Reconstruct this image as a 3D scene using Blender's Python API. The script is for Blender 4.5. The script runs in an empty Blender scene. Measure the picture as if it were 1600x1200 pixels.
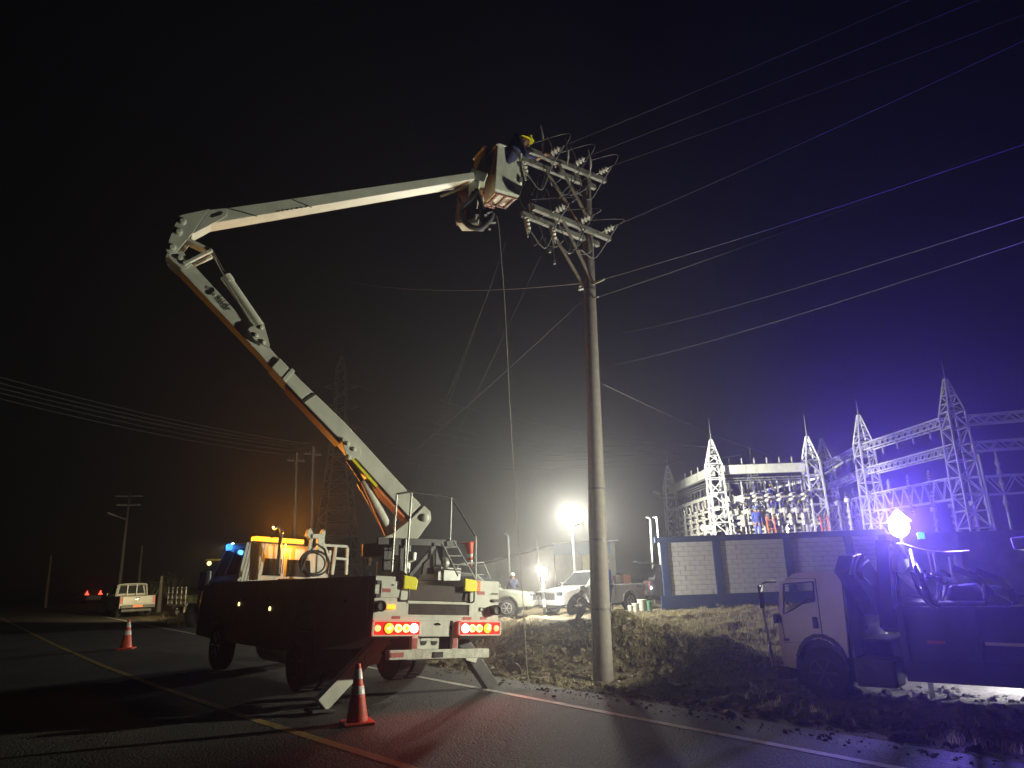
import bpy, math, random
import numpy as np
from mathutils import Vector as V, Matrix, Euler
random.seed(7)
S = bpy.context.scene
COL = S.collection
PI = math.pi
R = math.radians
# ------------------------------------------------------------------ camera, sky, exposure
CAM_H = 1.7
cd = bpy.data.cameras.new('camera')
cd.sensor_width = 36.0
cd.lens = 1109.0 / 1600 * 36
cd.clip_start = 0.05
cd.clip_end = 2000
cam = bpy.data.objects.new('camera', cd)
COL.objects.link(cam)
PITCH, ROLL = R(15), R(2)
_F = V((0, math.cos(PITCH), math.sin(PITCH)))
_U0 = V((0, -math.sin(PITCH), math.cos(PITCH)))
_R0 = V((1, 0, 0))
_R = _R0 * math.cos(ROLL) - _U0 * math.sin(ROLL)
_U = _R0 * math.sin(ROLL) + _U0 * math.cos(ROLL)
mw = Matrix(((_R.x, _U.x, -_F.x, 0), (_R.y, _U.y, -_F.y, 0), (_R.z, _U.z, -_F.z, CAM_H), (0, 0, 0, 1)))
cam.matrix_world = mw
S.camera = cam

W = bpy.data.worlds.new('World')
S.world = W
W.use_nodes = True
wn = W.node_tree
sky = wn.nodes.new('ShaderNodeTexSky')
sky.sky_type = 'NISHITA'
sky.sun_disc = False
sky.sun_elevation = R(3)
sky.sun_rotation = R(200)
wn.links.new(sky.outputs[0], wn.nodes['Background'].inputs[0])
wn.nodes['Background'].inputs[1].default_value = 0.0007
sl = bpy.data.lights.new('sun', 'SUN')
sl.energy = 0.002
sl.angle = R(0.5)
sl.color = (1, .93, .85)
so = bpy.data.objects.new('sun', sl)
so.rotation_euler = Euler((R(87), 0, R(160)))
COL.objects.link(so)
S.view_settings.view_transform = 'Standard'
S.view_settings.look = 'None'
S.view_settings.exposure = 0
S.view_settings.gamma = 1
S.view_settings.use_curve_mapping = False
S.cycles.use_denoising = True
try:
    S.cycles.denoiser = 'OPENIMAGEDENOISE'
    S.cycles.denoising_input_passes = 'RGB_ALBEDO_NORMAL'
except Exception:
    pass
S.cycles.max_bounces = 5
S.cycles.diffuse_bounces = 2
S.cycles.glossy_bounces = 2
S.cycles.transmission_bounces = 4
S.cycles.volume_bounces = 0
S.cycles.sample_clamp_indirect = 4
S.cycles.caustics_reflective = False
S.cycles.caustics_refractive = False


def lamp(name, kind, loc, energy, color, size=.1, aim=None, cone=90, blend=.5, parent=None):
    l = bpy.data.lights.new(name, kind)
    l.energy = energy
    l.color = color
    l.shadow_soft_size = size
    o = bpy.data.objects.new(name, l)
    o.location = loc
    if kind == 'SPOT':
        l.spot_size = R(cone)
        l.spot_blend = blend
        o.rotation_euler = (V(aim) - V(loc)).to_track_quat('-Z', 'Y').to_euler()
    COL.objects.link(o)
    return o


# ------------------------------------------------------------------ surveying helpers (a photo point at a known depth or height)
def ray(x, y):
    return _F + _R * ((x - 800) / 1109) + _U * ((600 - y) / 1109)


CAMP = V((0, 0, CAM_H))


def at(x, y, Y):
    d = ray(x, y)
    return CAMP + d * (Y / d.y)


def gp(x, y, z=0.0):
    d = ray(x, y)
    return CAMP + d * ((z - CAM_H) / d.z)


def onp(x, y, P, n):
    d = ray(x, y)
    return CAMP + d * ((P - CAMP).dot(n) / d.dot(n))


# ------------------------------------------------------------------ mesh builder
class MB:
    def __init__(s):
        s.v = []; s.f = []; s.mi = []; s.m = 0

    def add(s, vs, fs):
        b = len(s.v)
        s.v += [V(p) for p in vs]
        for f in fs:
            s.f.append([b + i for i in f]); s.mi.append(s.m)
        return s

    def box(s, lo, hi, M=None):
        x0, y0, z0 = lo; x1, y1, z1 = hi
        p = [V(q) for q in ((x0, y0, z0), (x1, y0, z0), (x1, y1, z0), (x0, y1, z0), (x0, y0, z1), (x1, y0, z1), (x1, y1, z1), (x0, y1, z1))]
        if M: p = [M @ q for q in p]
        return s.add(p, [(0, 3, 2, 1), (4, 5, 6, 7), (0, 1, 5, 4), (1, 2, 6, 5), (2, 3, 7, 6), (3, 0, 4, 7)])

    def cbox(s, c, d, M=None):
        c = V(c); d = V(d) / 2
        return s.box(c - d, c + d, M)

    def hexa(s, a, b):
        """a, b: two quads (4 pts each)"""
        return s.add(list(a) + list(b), [(3, 2, 1, 0), (4, 5, 6, 7), (0, 1, 5, 4), (1, 2, 6, 5), (2, 3, 7, 6), (3, 0, 4, 7)])

    def beam(s, p0, p1, w, h=None, up=(0, 0, 1), w1=None, h1=None):
        p0 = V(p0); p1 = V(p1); h = h or w; w1 = w1 or w; h1 = h1 or h
        d = (p1 - p0).normalized(); u = V(up)
        if abs(d.dot(u)) > .99: u = V((1, 0, 0)) if abs(d.x) < .9 else V((0, 1, 0))
        x = d.cross(u).normalized(); z = x.cross(d)
        q = lambda p, w, h: [p - x * w / 2 - z * h / 2, p + x * w / 2 - z * h / 2, p + x * w / 2 + z * h / 2, p - x * w / 2 + z * h / 2]
        return s.hexa(q(p0, w, h), q(p1, w1, h1))

    def tube(s, pts, r, n=8, cap=True):
        pts = [V(p) for p in pts]
        rs = r if isinstance(r, (list, tuple)) else [r] * len(pts)
        b = len(s.v); px = None
        for i, p in enumerate(pts):
            d = (pts[min(i + 1, len(pts) - 1)] - pts[max(i - 1, 0)]).normalized()
            if px is None:
                u = V((0, 0, 1)) if abs(d.z) < .9 else V((1, 0, 0))
                px = d.cross(u).normalized()
            else:
                px = (px - d * px.dot(d)).normalized()
            py = d.cross(px)
            for k in range(n):
                a = 2 * PI * k / n
                s.v.append(p + (px * math.cos(a) + py * math.sin(a)) * rs[i])
        for i in range(len(pts) - 1):
            for k in range(n):
                s.f.append([b + i * n + k, b + i * n + (k + 1) % n, b + (i + 1) * n + (k + 1) % n, b + (i + 1) * n + k]); s.mi.append(s.m)
        if cap:
            s.f.append([b + k for k in range(n)][::-1]); s.mi.append(s.m)
            e = b + (len(pts) - 1) * n
            s.f.append([e + k for k in range(n)]); s.mi.append(s.m)
        return s

    def lathe(s, prof, c, ax=(0, 0, 1), n=16):
        c = V(c); ax = V(ax).normalized()
        return s.tube2([(c + ax * z, r) for r, z in prof], ax, n)

    def tube2(s, rings, ax, n):
        u = V((0, 0, 1)) if abs(ax.z) < .9 else V((1, 0, 0))
        x = ax.cross(u).normalized(); y = ax.cross(x); b = len(s.v)
        for p, r in rings:
            for k in range(n):
                a = 2 * PI * k / n
                s.v.append(p + (x * math.cos(a) + y * math.sin(a)) * max(r, 1e-4))
        for i in range(len(rings) - 1):
            for k in range(n):
                s.f.append([b + i * n + k, b + i * n + (k + 1) % n, b + (i + 1) * n + (k + 1) % n, b + (i + 1) * n + k]); s.mi.append(s.m)
        s.f.append([b + k for k in range(n)][::-1]); s.mi.append(s.m)
        e = b + (len(rings) - 1) * n
        s.f.append([e + k for k in range(n)]); s.mi.append(s.m)
        return s

    def prism(s, pts, off):
        """closed planar 3D outline extruded by off"""
        pts = [V(p) for p in pts]; off = V(off); n = len(pts)
        return s.add(pts + [p + off for p in pts], [list(range(n))[::-1], list(range(n, 2 * n))] + [[i, (i + 1) % n, n + (i + 1) % n, n + i] for i in range(n)])

    def ball(s, c, r, n=10, m=6, sc=(1, 1, 1)):
        c = V(c); rings = []
        b = len(s.v)
        for i in range(1, m):
            t = PI * i / m
            for k in range(n):
                a = 2 * PI * k / n
                s.v.append(c + V((r * sc[0] * math.sin(t) * math.cos(a), r * sc[1] * math.sin(t) * math.sin(a), r * sc[2] * math.cos(t))))
        for i in range(m - 2):
            for k in range(n):
                s.f.append([b + i * n + k, b + (i + 1) * n + k, b + (i + 1) * n + (k + 1) % n, b + i * n + (k + 1) % n]); s.mi.append(s.m)
        s.v.append(c + V((0, 0, r * sc[2]))); t = len(s.v) - 1
        s.v.append(c - V((0, 0, r * sc[2]))); q = len(s.v) - 1
        for k in range(n):
            s.f.append([t, b + k, b + (k + 1) % n]); s.mi.append(s.m)
            e = b + (m - 2) * n
            s.f.append([q, e + (k + 1) % n, e + k]); s.mi.append(s.m)
        return s

    def xf(s, M):
        s.v = [M @ p for p in s.v]
        return s


TM = {}


def mesh_of(name, mb, mats, smooth=False):
    me = bpy.data.meshes.new(name)
    me.from_pydata([tuple(p) for p in mb.v], [], mb.f)
    for m in (mats if isinstance(mats, (list, tuple)) else [mats]):
        me.materials.append(m)
    if max(mb.mi or [0]) > 0:
        me.polygons.foreach_set('material_index', mb.mi)
    if smooth:
        me.polygons.foreach_set('use_smooth', [True] * len(me.polygons))
        try: me.set_sharp_from_angle(angle=R(40))
        except Exception: pass
    me.update()
    return me


def obj(name, mb, mats, parent=None, smooth=False, bevel=0, world=False, label=None):
    """one mesh object; world=True: vertices are in world space and are brought into the parent's frame"""
    if world and parent is not None:
        mb.xf(TM[parent.name].inverted())
    o = bpy.data.objects.new(name, mesh_of(name, mb, mats, smooth))
    COL.objects.link(o)
    if parent is not None:
        o.parent = parent
        TM[o.name] = TM[parent.name]
    else:
        TM[o.name] = Matrix.Identity(4)
    if bevel:
        b = o.modifiers.new('bevel', 'BEVEL'); b.width = bevel; b.segments = 2; b.limit_method = 'ANGLE'; b.angle_limit = R(35)
    if label: o['label'] = label
    return o


def tag(o, label=None, cat=None, group=None, kind=None):
    if label: o['label'] = label
    if cat: o['category'] = cat
    if group: o['group'] = group
    if kind: o['kind'] = kind
    return o


def thing(name, label, cat, loc=(0, 0, 0), rot=(0, 0, 0), group=None):
    o = bpy.data.objects.new(name, None)
    o.empty_display_size = .2
    COL.objects.link(o)
    o.location = loc
    o.rotation_euler = rot
    TM[o.name] = Matrix.Translation(V(loc)) @ Euler(rot).to_matrix().to_4x4()
    return tag(o, label, cat, group)


def struct(name, mb, mats, smooth=False):
    return tag(obj(name, mb, mats, None, smooth), kind='structure')


def dup(o, loc=None, rot=None, label=None, parent=None):
    c = o.copy()
    COL.objects.link(c)
    if loc is not None: c.location = loc
    if rot is not None: c.rotation_euler = rot
    if label: c['label'] = label
    if parent is not None: c.parent = parent
    for ch in list(o.children):
        dup(ch, parent=c)
    return c


# ------------------------------------------------------------------ materials
def mat(name, col, rough=.6, metal=0., var=.15, scale=6., bump=0., bscale=40., emit=None, es=1., spec=.5, dirt=0., coat=0.):
    m = bpy.data.materials.new(name)
    m.use_nodes = True
    nt = m.node_tree
    b = nt.nodes['Principled BSDF']
    b.inputs['Roughness'].default_value = rough
    b.inputs['Metallic'].default_value = metal
    b.inputs['Specular IOR Level'].default_value = spec
    b.inputs['Coat Weight'].default_value = coat
    tc = nt.nodes.new('ShaderNodeTexCoord')
    if emit:
        b.inputs['Base Color'].default_value = (*col, 1)
        b.inputs['Emission Color'].default_value = (*emit, 1)
        b.inputs['Emission Strength'].default_value = es
        m.cycles.emission_sampling = 'NONE'
        return m
    nz = nt.nodes.new('ShaderNodeTexNoise')
    nz.inputs['Scale'].default_value = scale
    nz.inputs['Detail'].default_value = 8
    nz.inputs['Roughness'].default_value = .62
    nt.links.new(tc.outputs['Object'], nz.inputs['Vector'])
    cr = nt.nodes.new('ShaderNodeValToRGB')
    cr.color_ramp.elements[0].position = .3
    cr.color_ramp.elements[1].position = .7
    cr.color_ramp.elements[0].color = (*[c * (1 - var) for c in col], 1)
    cr.color_ramp.elements[1].color = (*[min(1, c * (1 + var)) for c in col], 1)
    nt.links.new(nz.outputs['Fac'], cr.inputs[0])
    out = cr.outputs[0]
    if dirt:
        n2 = nt.nodes.new('ShaderNodeTexNoise')
        n2.inputs['Scale'].default_value = scale * .55
        n2.inputs['Detail'].default_value = 10
        n2.inputs['Roughness'].default_value = .7
        mp = nt.nodes.new('ShaderNodeMapping')
        mp.inputs['Scale'].default_value = (1, 1, .28)
        nt.links.new(tc.outputs['Object'], mp.inputs[0]); nt.links.new(mp.outputs[0], n2.inputs['Vector'])
        r2 = nt.nodes.new('ShaderNodeValToRGB')
        r2.color_ramp.elements[0].position = .48; r2.color_ramp.elements[0].color = (0, 0, 0, 1)
        r2.color_ramp.elements[1].position = .72; r2.color_ramp.elements[1].color = (dirt, dirt, dirt, 1)
        nt.links.new(n2.outputs['Fac'], r2.inputs[0])
        mx = nt.nodes.new('ShaderNodeMix'); mx.data_type = 'RGBA'
        nt.links.new(r2.outputs[0], mx.inputs['Factor'])
        nt.links.new(out, mx.inputs['A'])
        mx.inputs['B'].default_value = (.10, .08, .055, 1)
        out = mx.outputs['Result']
    nt.links.new(out, b.inputs['Base Color'])
    mr = nt.nodes.new('ShaderNodeMapRange')
    mr.inputs['To Min'].default_value = max(0, rough - .12); mr.inputs['To Max'].default_value = min(1, rough + .12)
    nt.links.new(nz.outputs['Fac'], mr.inputs['Value']); nt.links.new(mr.outputs[0], b.inputs['Roughness'])
    if bump:
        n3 = nt.nodes.new('ShaderNodeTexNoise')
        n3.inputs['Scale'].default_value = bscale
        n3.inputs['Detail'].default_value = 6
        nt.links.new(tc.outputs['Object'], n3.inputs['Vector'])
        bp = nt.nodes.new('ShaderNodeBump')
        bp.inputs['Strength'].default_value = min(1, bump)
        bp.inputs['Distance'].default_value = .02
        nt.links.new(n3.outputs['Fac'], bp.inputs['Height'])
        nt.links.new(bp.outputs[0], b.inputs['Normal'])
    return m


M = {}
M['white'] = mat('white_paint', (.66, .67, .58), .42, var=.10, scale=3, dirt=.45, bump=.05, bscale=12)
M['boom'] = mat('boom_paint', (.66, .68, .58), .45, var=.10, scale=2.5, dirt=.30, bump=.06, bscale=8)
M['fibre'] = mat('fibreglass', (.60, .63, .52), .55, var=.14, scale=5, dirt=.35, bump=.15, bscale=15)
M['liner'] = mat('red_brown_plastic', (.26, .10, .07), .6, dirt=.2)
M['orange_strip'] = mat('orange_strip', (.80, .22, .06), .5)
M['yellow_strip'] = mat('reflective_yellow', (.92, .84, .03), .4, var=.05)
M['yellow'] = mat('yellow_canvas', (.95, .82, .02), .55, var=.08, emit=None)
M['steel'] = mat('galvanised_steel', (.42, .43, .40), .45, metal=.35, var=.2, scale=8)
M['darksteel'] = mat('dark_steel', (.06, .06, .06), .5, metal=.3, var=.3)
M['black'] = mat('black_plastic', (.02, .02, .02), .5)
M['rubber'] = mat('tyre_rubber', (.018, .018, .018), .85, bump=.3, bscale=60)
M['chrome'] = mat('bright_rod', (.6, .6, .6), .2, metal=.9, var=.05)
M['dark_int'] = mat('dark_bay', (.05, .035, .03), .7, var=.3)
M['mesh'] = mat('mesh_screen', (.10, .08, .07), .6, var=.3)
M['glass'] = mat('dark_glass', (.02, .025, .03), .08, spec=.8, var=.05)
M['tread'] = mat('chequer_plate', (.45, .45, .38), .5, metal=.3, var=.25, scale=14, dirt=.6, bump=.6, bscale=70)
M['sticker'] = mat('red_sticker', (.42, .10, .09), .5, var=.2)
M['side_shaded'] = mat('shaded_side_paint', (.20, .19, .17), .55, var=.15, scale=2, dirt=.5)  # darker copy of the white paint, shade of the left side put into the colour
M['red_lens'] = mat('red_lens', (.5, .02, .015), .25, emit=(1, .025, .015), es=.85)
M['e_red'] = mat('lit_red_lamp', (.5, .02, .02), .3, emit=(1, .25, .08), es=3.5)
M['e_amber'] = mat('lit_amber_lamp', (.5, .2, .02), .3, emit=(1, .36, .02), es=2.2)
M['e_yellow'] = mat('lit_yellow_ring', (.5, .4, .02), .3, emit=(1, .85, .30), es=2.5)
M['e_white'] = mat('lit_white_lamp', (.7, .7, .7), .3, emit=(1, .97, .92), es=9)
M['e_flood'] = mat('lit_flood_lens', (.8, .8, .7), .3, emit=(1, .98, .62), es=40)
M['e_flood2'] = mat('lit_warm_lens', (.8, .8, .6), .3, emit=(1, .84, .36), es=30)
M['e_bar'] = mat('lit_amber_bar', (.6, .3, .02), .3, emit=(1, .34, .016), es=3.4)
M['e_blue'] = mat('lit_blue_lens', (.02, .1, .5), .2, emit=(.05, .32, 1), es=2.2)
M['e_work'] = mat('lit_work_lens', (.8, .8, .9), .3, emit=(.85, .85, 1), es=60)
M['e_far'] = mat('lit_far_red', (.5, .02, .02), .3, emit=(1, .06, .03), es=5)
M['cone'] = mat('cone_plastic', (.72, .085, .035), .5, var=.12, scale=9, dirt=.3)
M['cone_white'] = mat('cone_sleeve', (.80, .79, .76), .35, var=.08, scale=12, dirt=.3)
M['arm_steel'] = mat('weathered_arm_steel', (.17, .17, .145), .6, metal=.2, var=.3, scale=5, dirt=.5)
M['concrete'] = mat('pole_concrete', (.115, .10, .085), .75, var=.2, scale=7, bump=.2, bscale=40, dirt=.25)
M['porcelain'] = mat('porcelain', (.52, .50, .44), .2, var=.1)
M['brownporc'] = mat('dark_polymer', (.10, .075, .06), .35, var=.1)
M['wire'] = mat('aluminium_wire', (.13, .13, .125), .6, metal=.2, var=.1)
M['cable'] = mat('black_cable', (.05, .05, .05), .6)
M['rope'] = mat('pale_rope', (.30, .28, .23), .9, var=.2, scale=30)
M['lattice'] = mat('lattice_steel', (.68, .69, .68), .5, metal=.2, var=.2, scale=1)
M['pylon'] = mat('pylon_steel', (.62, .60, .55), .6, metal=.2, var=.2, scale=.5)
M['bluepaint'] = mat('blue_paint', (.035, .07, .20), .6, var=.15, scale=4, dirt=.2)
M['brick'] = mat('white_block', (.78, .78, .78), .8, var=.12, scale=5, bump=.3, bscale=30, dirt=.2)
M['mortar'] = mat('mortar', (.13, .13, .13), .9, var=.1)
M['render'] = mat('grey_render', (.30, .30, .31), .85, var=.2, scale=1.2, dirt=.3, bump=.2)
M['carwhite'] = mat('car_white', (.34, .34, .33), .3, var=.05, scale=2, dirt=.25, coat=.4)
M['cargreen'] = mat('car_pale', (.18, .19, .15), .3, var=.05, scale=2, dirt=.25, coat=.4)
M['cardark'] = mat('car_dark', (.05, .05, .06), .3, var=.1, scale=2, coat=.4)
M['rim'] = mat('alloy_rim', (.45, .45, .43), .35, metal=.6)
M['plate'] = mat('orange_plate', (.75, .18, .04), .45, var=.1)
M['plateW'] = mat('white_plate', (.62, .63, .55), .45, var=.15, scale=20)
M['cab'] = mat('pale_cab_paint', (.68, .64, .63), .4, var=.08, scale=2, dirt=.3)
M['bed'] = mat('blue_bed_paint', (.05, .05, .10), .5, var=.15, scale=2, dirt=.3)
M['coverall'] = mat('navy_coverall', (.03, .035, .09), .85, var=.25, scale=9, bump=.4, bscale=14)
M['blue_cov'] = mat('blue_coverall', (.06, .09, .36), .85, var=.25, scale=9, bump=.4, bscale=14)
M['grey_cov'] = mat('grey_coverall', (.10, .10, .09), .85, var=.25, scale=9, bump=.4, bscale=14)
M['skin'] = mat('skin', (.28, .15, .09), .5, var=.1, scale=20)
M['helmet_y'] = mat('yellow_helmet', (.80, .70, .03), .35, var=.05)
M['helmet_w'] = mat('white_helmet', (.62, .62, .6), .35, var=.05)
M['helmet_b'] = mat('blue_helmet', (.08, .16, .42), .35, var=.05)
M['boot'] = mat('boot_leather', (.03, .025, .02), .7)
M['stripe'] = mat('reflective_stripe', (.72, .72, .66), .4, var=.05)
M['fascia'] = mat('blue_fascia', (.10, .22, .42), .6, var=.15, scale=2, dirt=.2)
M['shedwall'] = mat('ribbed_sheet', (.26, .28, .25), .6, var=.2, scale=2, dirt=.3)
M['shedroof'] = mat('dark_roof_sheet', (.12, .11, .10), .7, var=.2, scale=2)
M['lightpanel'] = mat('cream_door', (.62, .60, .36), .6, var=.1)
M['pail'] = mat('white_pail', (.70, .72, .62), .5, var=.08)
M['pail_green'] = mat('green_pail', (.22, .55, .34), .5, var=.08)
M['backhoe'] = mat('machine_yellow', (.62, .40, .05), .5, var=.15, dirt=.5)
M['stone'] = mat('pale_stone', (.36, .33, .27), .9, var=.25, scale=8, bump=.5, bscale=20)
M['hole'] = mat('pipe_bore', (.012, .012, .012), .9)
M['wood'] = mat('weathered_board', (.36, .31, .24), .8, var=.3, scale=7)
M['orange_lad'] = mat('orange_fibreglass', (.75, .22, .10), .5)


def soil_material():
    m = bpy.data.materials.new('dug_soil')
    m.use_nodes = True
    nt = m.node_tree; b = nt.nodes['Principled BSDF']
    b.inputs['Roughness'].default_value = .95
    b.inputs['Specular IOR Level'].default_value = .2
    tc = nt.nodes.new('ShaderNodeTexCoord')
    a = nt.nodes.new('ShaderNodeTexNoise'); a.inputs['Scale'].default_value = .7; a.inputs['Detail'].default_value = 12; a.inputs['Roughness'].default_value = .7
    c = nt.nodes.new('ShaderNodeTexNoise'); c.inputs['Scale'].default_value = 14; c.inputs['Detail'].default_value = 10; c.inputs['Roughness'].default_value = .75
    for n in (a, c): nt.links.new(tc.outputs['Object'], n.inputs['Vector'])
    r1 = nt.nodes.new('ShaderNodeValToRGB'); e = r1.color_ramp.elements
    e[0].position = .35; e[0].color = (.085, .072, .052, 1); e[1].position = .68; e[1].color = (.31, .265, .18, 1)
    r2 = nt.nodes.new('ShaderNodeValToRGB'); e = r2.color_ramp.elements
    e[0].position = .3; e[0].color = (.35, .34, .30, 1); e[1].position = .72; e[1].color = (1.3, 1.25, 1.1, 1)
    nt.links.new(a.outputs['Fac'], r1.inputs[0]); nt.links.new(c.outputs['Fac'], r2.inputs[0])
    mx = nt.nodes.new('ShaderNodeMix'); mx.data_type = 'RGBA'; mx.blend_type = 'MULTIPLY'; mx.inputs['Factor'].default_value = 1
    nt.links.new(r1.outputs[0], mx.inputs['A']); nt.links.new(r2.outputs[0], mx.inputs['B'])
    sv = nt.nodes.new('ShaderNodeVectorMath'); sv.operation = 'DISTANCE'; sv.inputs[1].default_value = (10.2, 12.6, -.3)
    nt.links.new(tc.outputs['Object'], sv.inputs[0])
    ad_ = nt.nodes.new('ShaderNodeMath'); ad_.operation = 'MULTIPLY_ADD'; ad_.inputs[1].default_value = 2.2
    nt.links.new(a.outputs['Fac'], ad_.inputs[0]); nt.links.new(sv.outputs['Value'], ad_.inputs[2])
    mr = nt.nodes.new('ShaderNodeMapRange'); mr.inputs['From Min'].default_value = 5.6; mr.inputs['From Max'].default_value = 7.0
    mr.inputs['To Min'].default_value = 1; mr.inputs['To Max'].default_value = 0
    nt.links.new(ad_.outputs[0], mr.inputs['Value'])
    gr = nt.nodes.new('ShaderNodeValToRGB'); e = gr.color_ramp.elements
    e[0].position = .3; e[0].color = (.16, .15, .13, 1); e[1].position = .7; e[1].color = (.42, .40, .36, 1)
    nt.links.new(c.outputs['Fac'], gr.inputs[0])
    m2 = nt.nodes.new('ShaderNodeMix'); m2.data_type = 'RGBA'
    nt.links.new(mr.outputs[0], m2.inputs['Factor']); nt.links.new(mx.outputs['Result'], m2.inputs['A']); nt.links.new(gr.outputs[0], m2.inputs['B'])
    nt.links.new(m2.outputs['Result'], b.inputs['Base Color'])
    bp = nt.nodes.new('ShaderNodeBump'); bp.inputs['Strength'].default_value = .9; bp.inputs['Distance'].default_value = .08
    nt.links.new(c.outputs['Fac'], bp.inputs['Height']); nt.links.new(bp.outputs[0], b.inputs['Normal'])
    return m


def asphalt_material():
    m = bpy.data.materials.new('asphalt')
    m.use_nodes = True
    nt = m.node_tree; b = nt.nodes['Principled BSDF']
    b.inputs['Roughness'].default_value = .78
    b.inputs['Specular IOR Level'].default_value = .35
    tc = nt.nodes.new('ShaderNodeTexCoord')
    vo = nt.nodes.new('ShaderNodeTexVoronoi'); vo.inputs['Scale'].default_value = 40
    fn = nt.nodes.new('ShaderNodeTexNoise'); fn.inputs['Scale'].default_value = 48; fn.inputs['Detail'].default_value = 4
    ln = nt.nodes.new('ShaderNodeTexNoise'); ln.inputs['Scale'].default_value = .55; ln.inputs['Detail'].default_value = 9; ln.inputs['Roughness'].default_value = .65
    for n in (vo, fn, ln): nt.links.new(tc.outputs['Object'], n.inputs['Vector'])
    r1 = nt.nodes.new('ShaderNodeValToRGB'); e = r1.color_ramp.elements
    e[0].position = .3; e[0].color = (.034, .033, .031, 1); e[1].position = .72; e[1].color = (.072, .069, .064, 1)
    nt.links.new(ln.outputs['Fac'], r1.inputs[0])
    r2 = nt.nodes.new('ShaderNodeValToRGB'); e = r2.color_ramp.elements
    e[0].position = .38; e[0].color = (.42, .42, .42, 1); e[1].position = .70; e[1].color = (2.5, 2.45, 2.3, 1)
    nt.links.new(fn.outputs['Fac'], r2.inputs[0])
    mx = nt.nodes.new('ShaderNodeMix'); mx.data_type = 'RGBA'; mx.blend_type = 'MULTIPLY'; mx.inputs['Factor'].default_value = 1
    nt.links.new(r1.outputs[0], mx.inputs['A']); nt.links.new(r2.outputs[0], mx.inputs['B'])
    nt.links.new(mx.outputs['Result'], b.inputs['Base Color'])
    # cracks
    wn_ = nt.nodes.new('ShaderNodeTexVoronoi'); wn_.feature = 'DISTANCE_TO_EDGE'; wn_.inputs['Scale'].default_value = .32
    dn = nt.nodes.new('ShaderNodeTexNoise'); dn.inputs['Scale'].default_value = 2.2; dn.inputs['Detail'].default_value = 6
    av = nt.nodes.new('ShaderNodeVectorMath'); av.operation = 'ADD'
    sv = nt.nodes.new('ShaderNodeVectorMath'); sv.operation = 'SCALE'; sv.inputs['Scale'].default_value = .55
    nt.links.new(tc.outputs['Object'], dn.inputs['Vector'])
    nt.links.new(dn.outputs['Color'], sv.inputs[0]); nt.links.new(tc.outputs['Object'], av.inputs[0]); nt.links.new(sv.outputs[0], av.inputs[1])
    nt.links.new(av.outputs[0], wn_.inputs['Vector'])
    cr = nt.nodes.new('ShaderNodeMapRange'); cr.inputs['From Min'].default_value = 0; cr.inputs['From Max'].default_value = .012
    cr.inputs['To Min'].default_value = -.45; cr.inputs['To Max'].default_value = 0
    nt.links.new(wn_.outputs['Distance'], cr.inputs['Value'])
    sb = nt.nodes.new('ShaderNodeMath'); sb.operation = 'SUBTRACT'
    nt.links.new(cr.outputs[0], sb.inputs[0]); nt.links.new(vo.outputs['Distance'], sb.inputs[1])
    bp = nt.nodes.new('ShaderNodeBump'); bp.inputs['Strength'].default_value = .75; bp.inputs['Distance'].default_value = .012
    nt.links.new(sb.outputs[0], bp.inputs['Height']); nt.links.new(bp.outputs[0], b.inputs['Normal'])
    return m


def line_material(name, col):
    m = mat(name, col, .7, var=.15, scale=3, bump=.4, bscale=70, dirt=.7)
    return m


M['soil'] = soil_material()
M['asphalt'] = asphalt_material()
M['line_w'] = line_material('worn_white_line', (.62, .60, .52))
M['line_y'] = line_material('worn_yellow_line', (.33, .22, .06))
M['grass'] = mat('dry_grass', (.30, .26, .14), .9, var=.45, scale=1.5)
for _k in ('grass',):
    _nt = M[_k].node_tree; _b = _nt.nodes['Principled BSDF']
    _t = _nt.nodes.new('ShaderNodeBsdfTranslucent'); _t.inputs[0].default_value = (.48, .42, .24, 1)
    _m = _nt.nodes.new('ShaderNodeMixShader'); _m.inputs[0].default_value = .5
    _o = [n for n in _nt.nodes if n.type == 'OUTPUT_MATERIAL'][0]
    _nt.links.new(_b.outputs[0], _m.inputs[1]); _nt.links.new(_t.outputs[0], _m.inputs[2]); _nt.links.new(_m.outputs[0], _o.inputs['Surface'])
M['bush'] = mat('dark_leaves', (.06, .07, .03), .8, var=.4, scale=3)

# ------------------------------------------------------------------ ground: road frame (s to the right of the white edge line, u along the road)
O2 = V((3.15, 6.7)); D2 = V((-.592, .806)); N2 = V((.806, .592))


def su(x, y):
    p = V((x, y)) - O2
    return p.dot(N2), p.dot(D2)


def xy(s, u):
    p = O2 + N2 * s + D2 * u
    return p.x, p.y


def sm(a, b, x):
    t = max(0., min(1., (x - a) / (b - a)))
    return t * t * (3 - 2 * t)


from mathutils import noise as NZ


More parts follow.
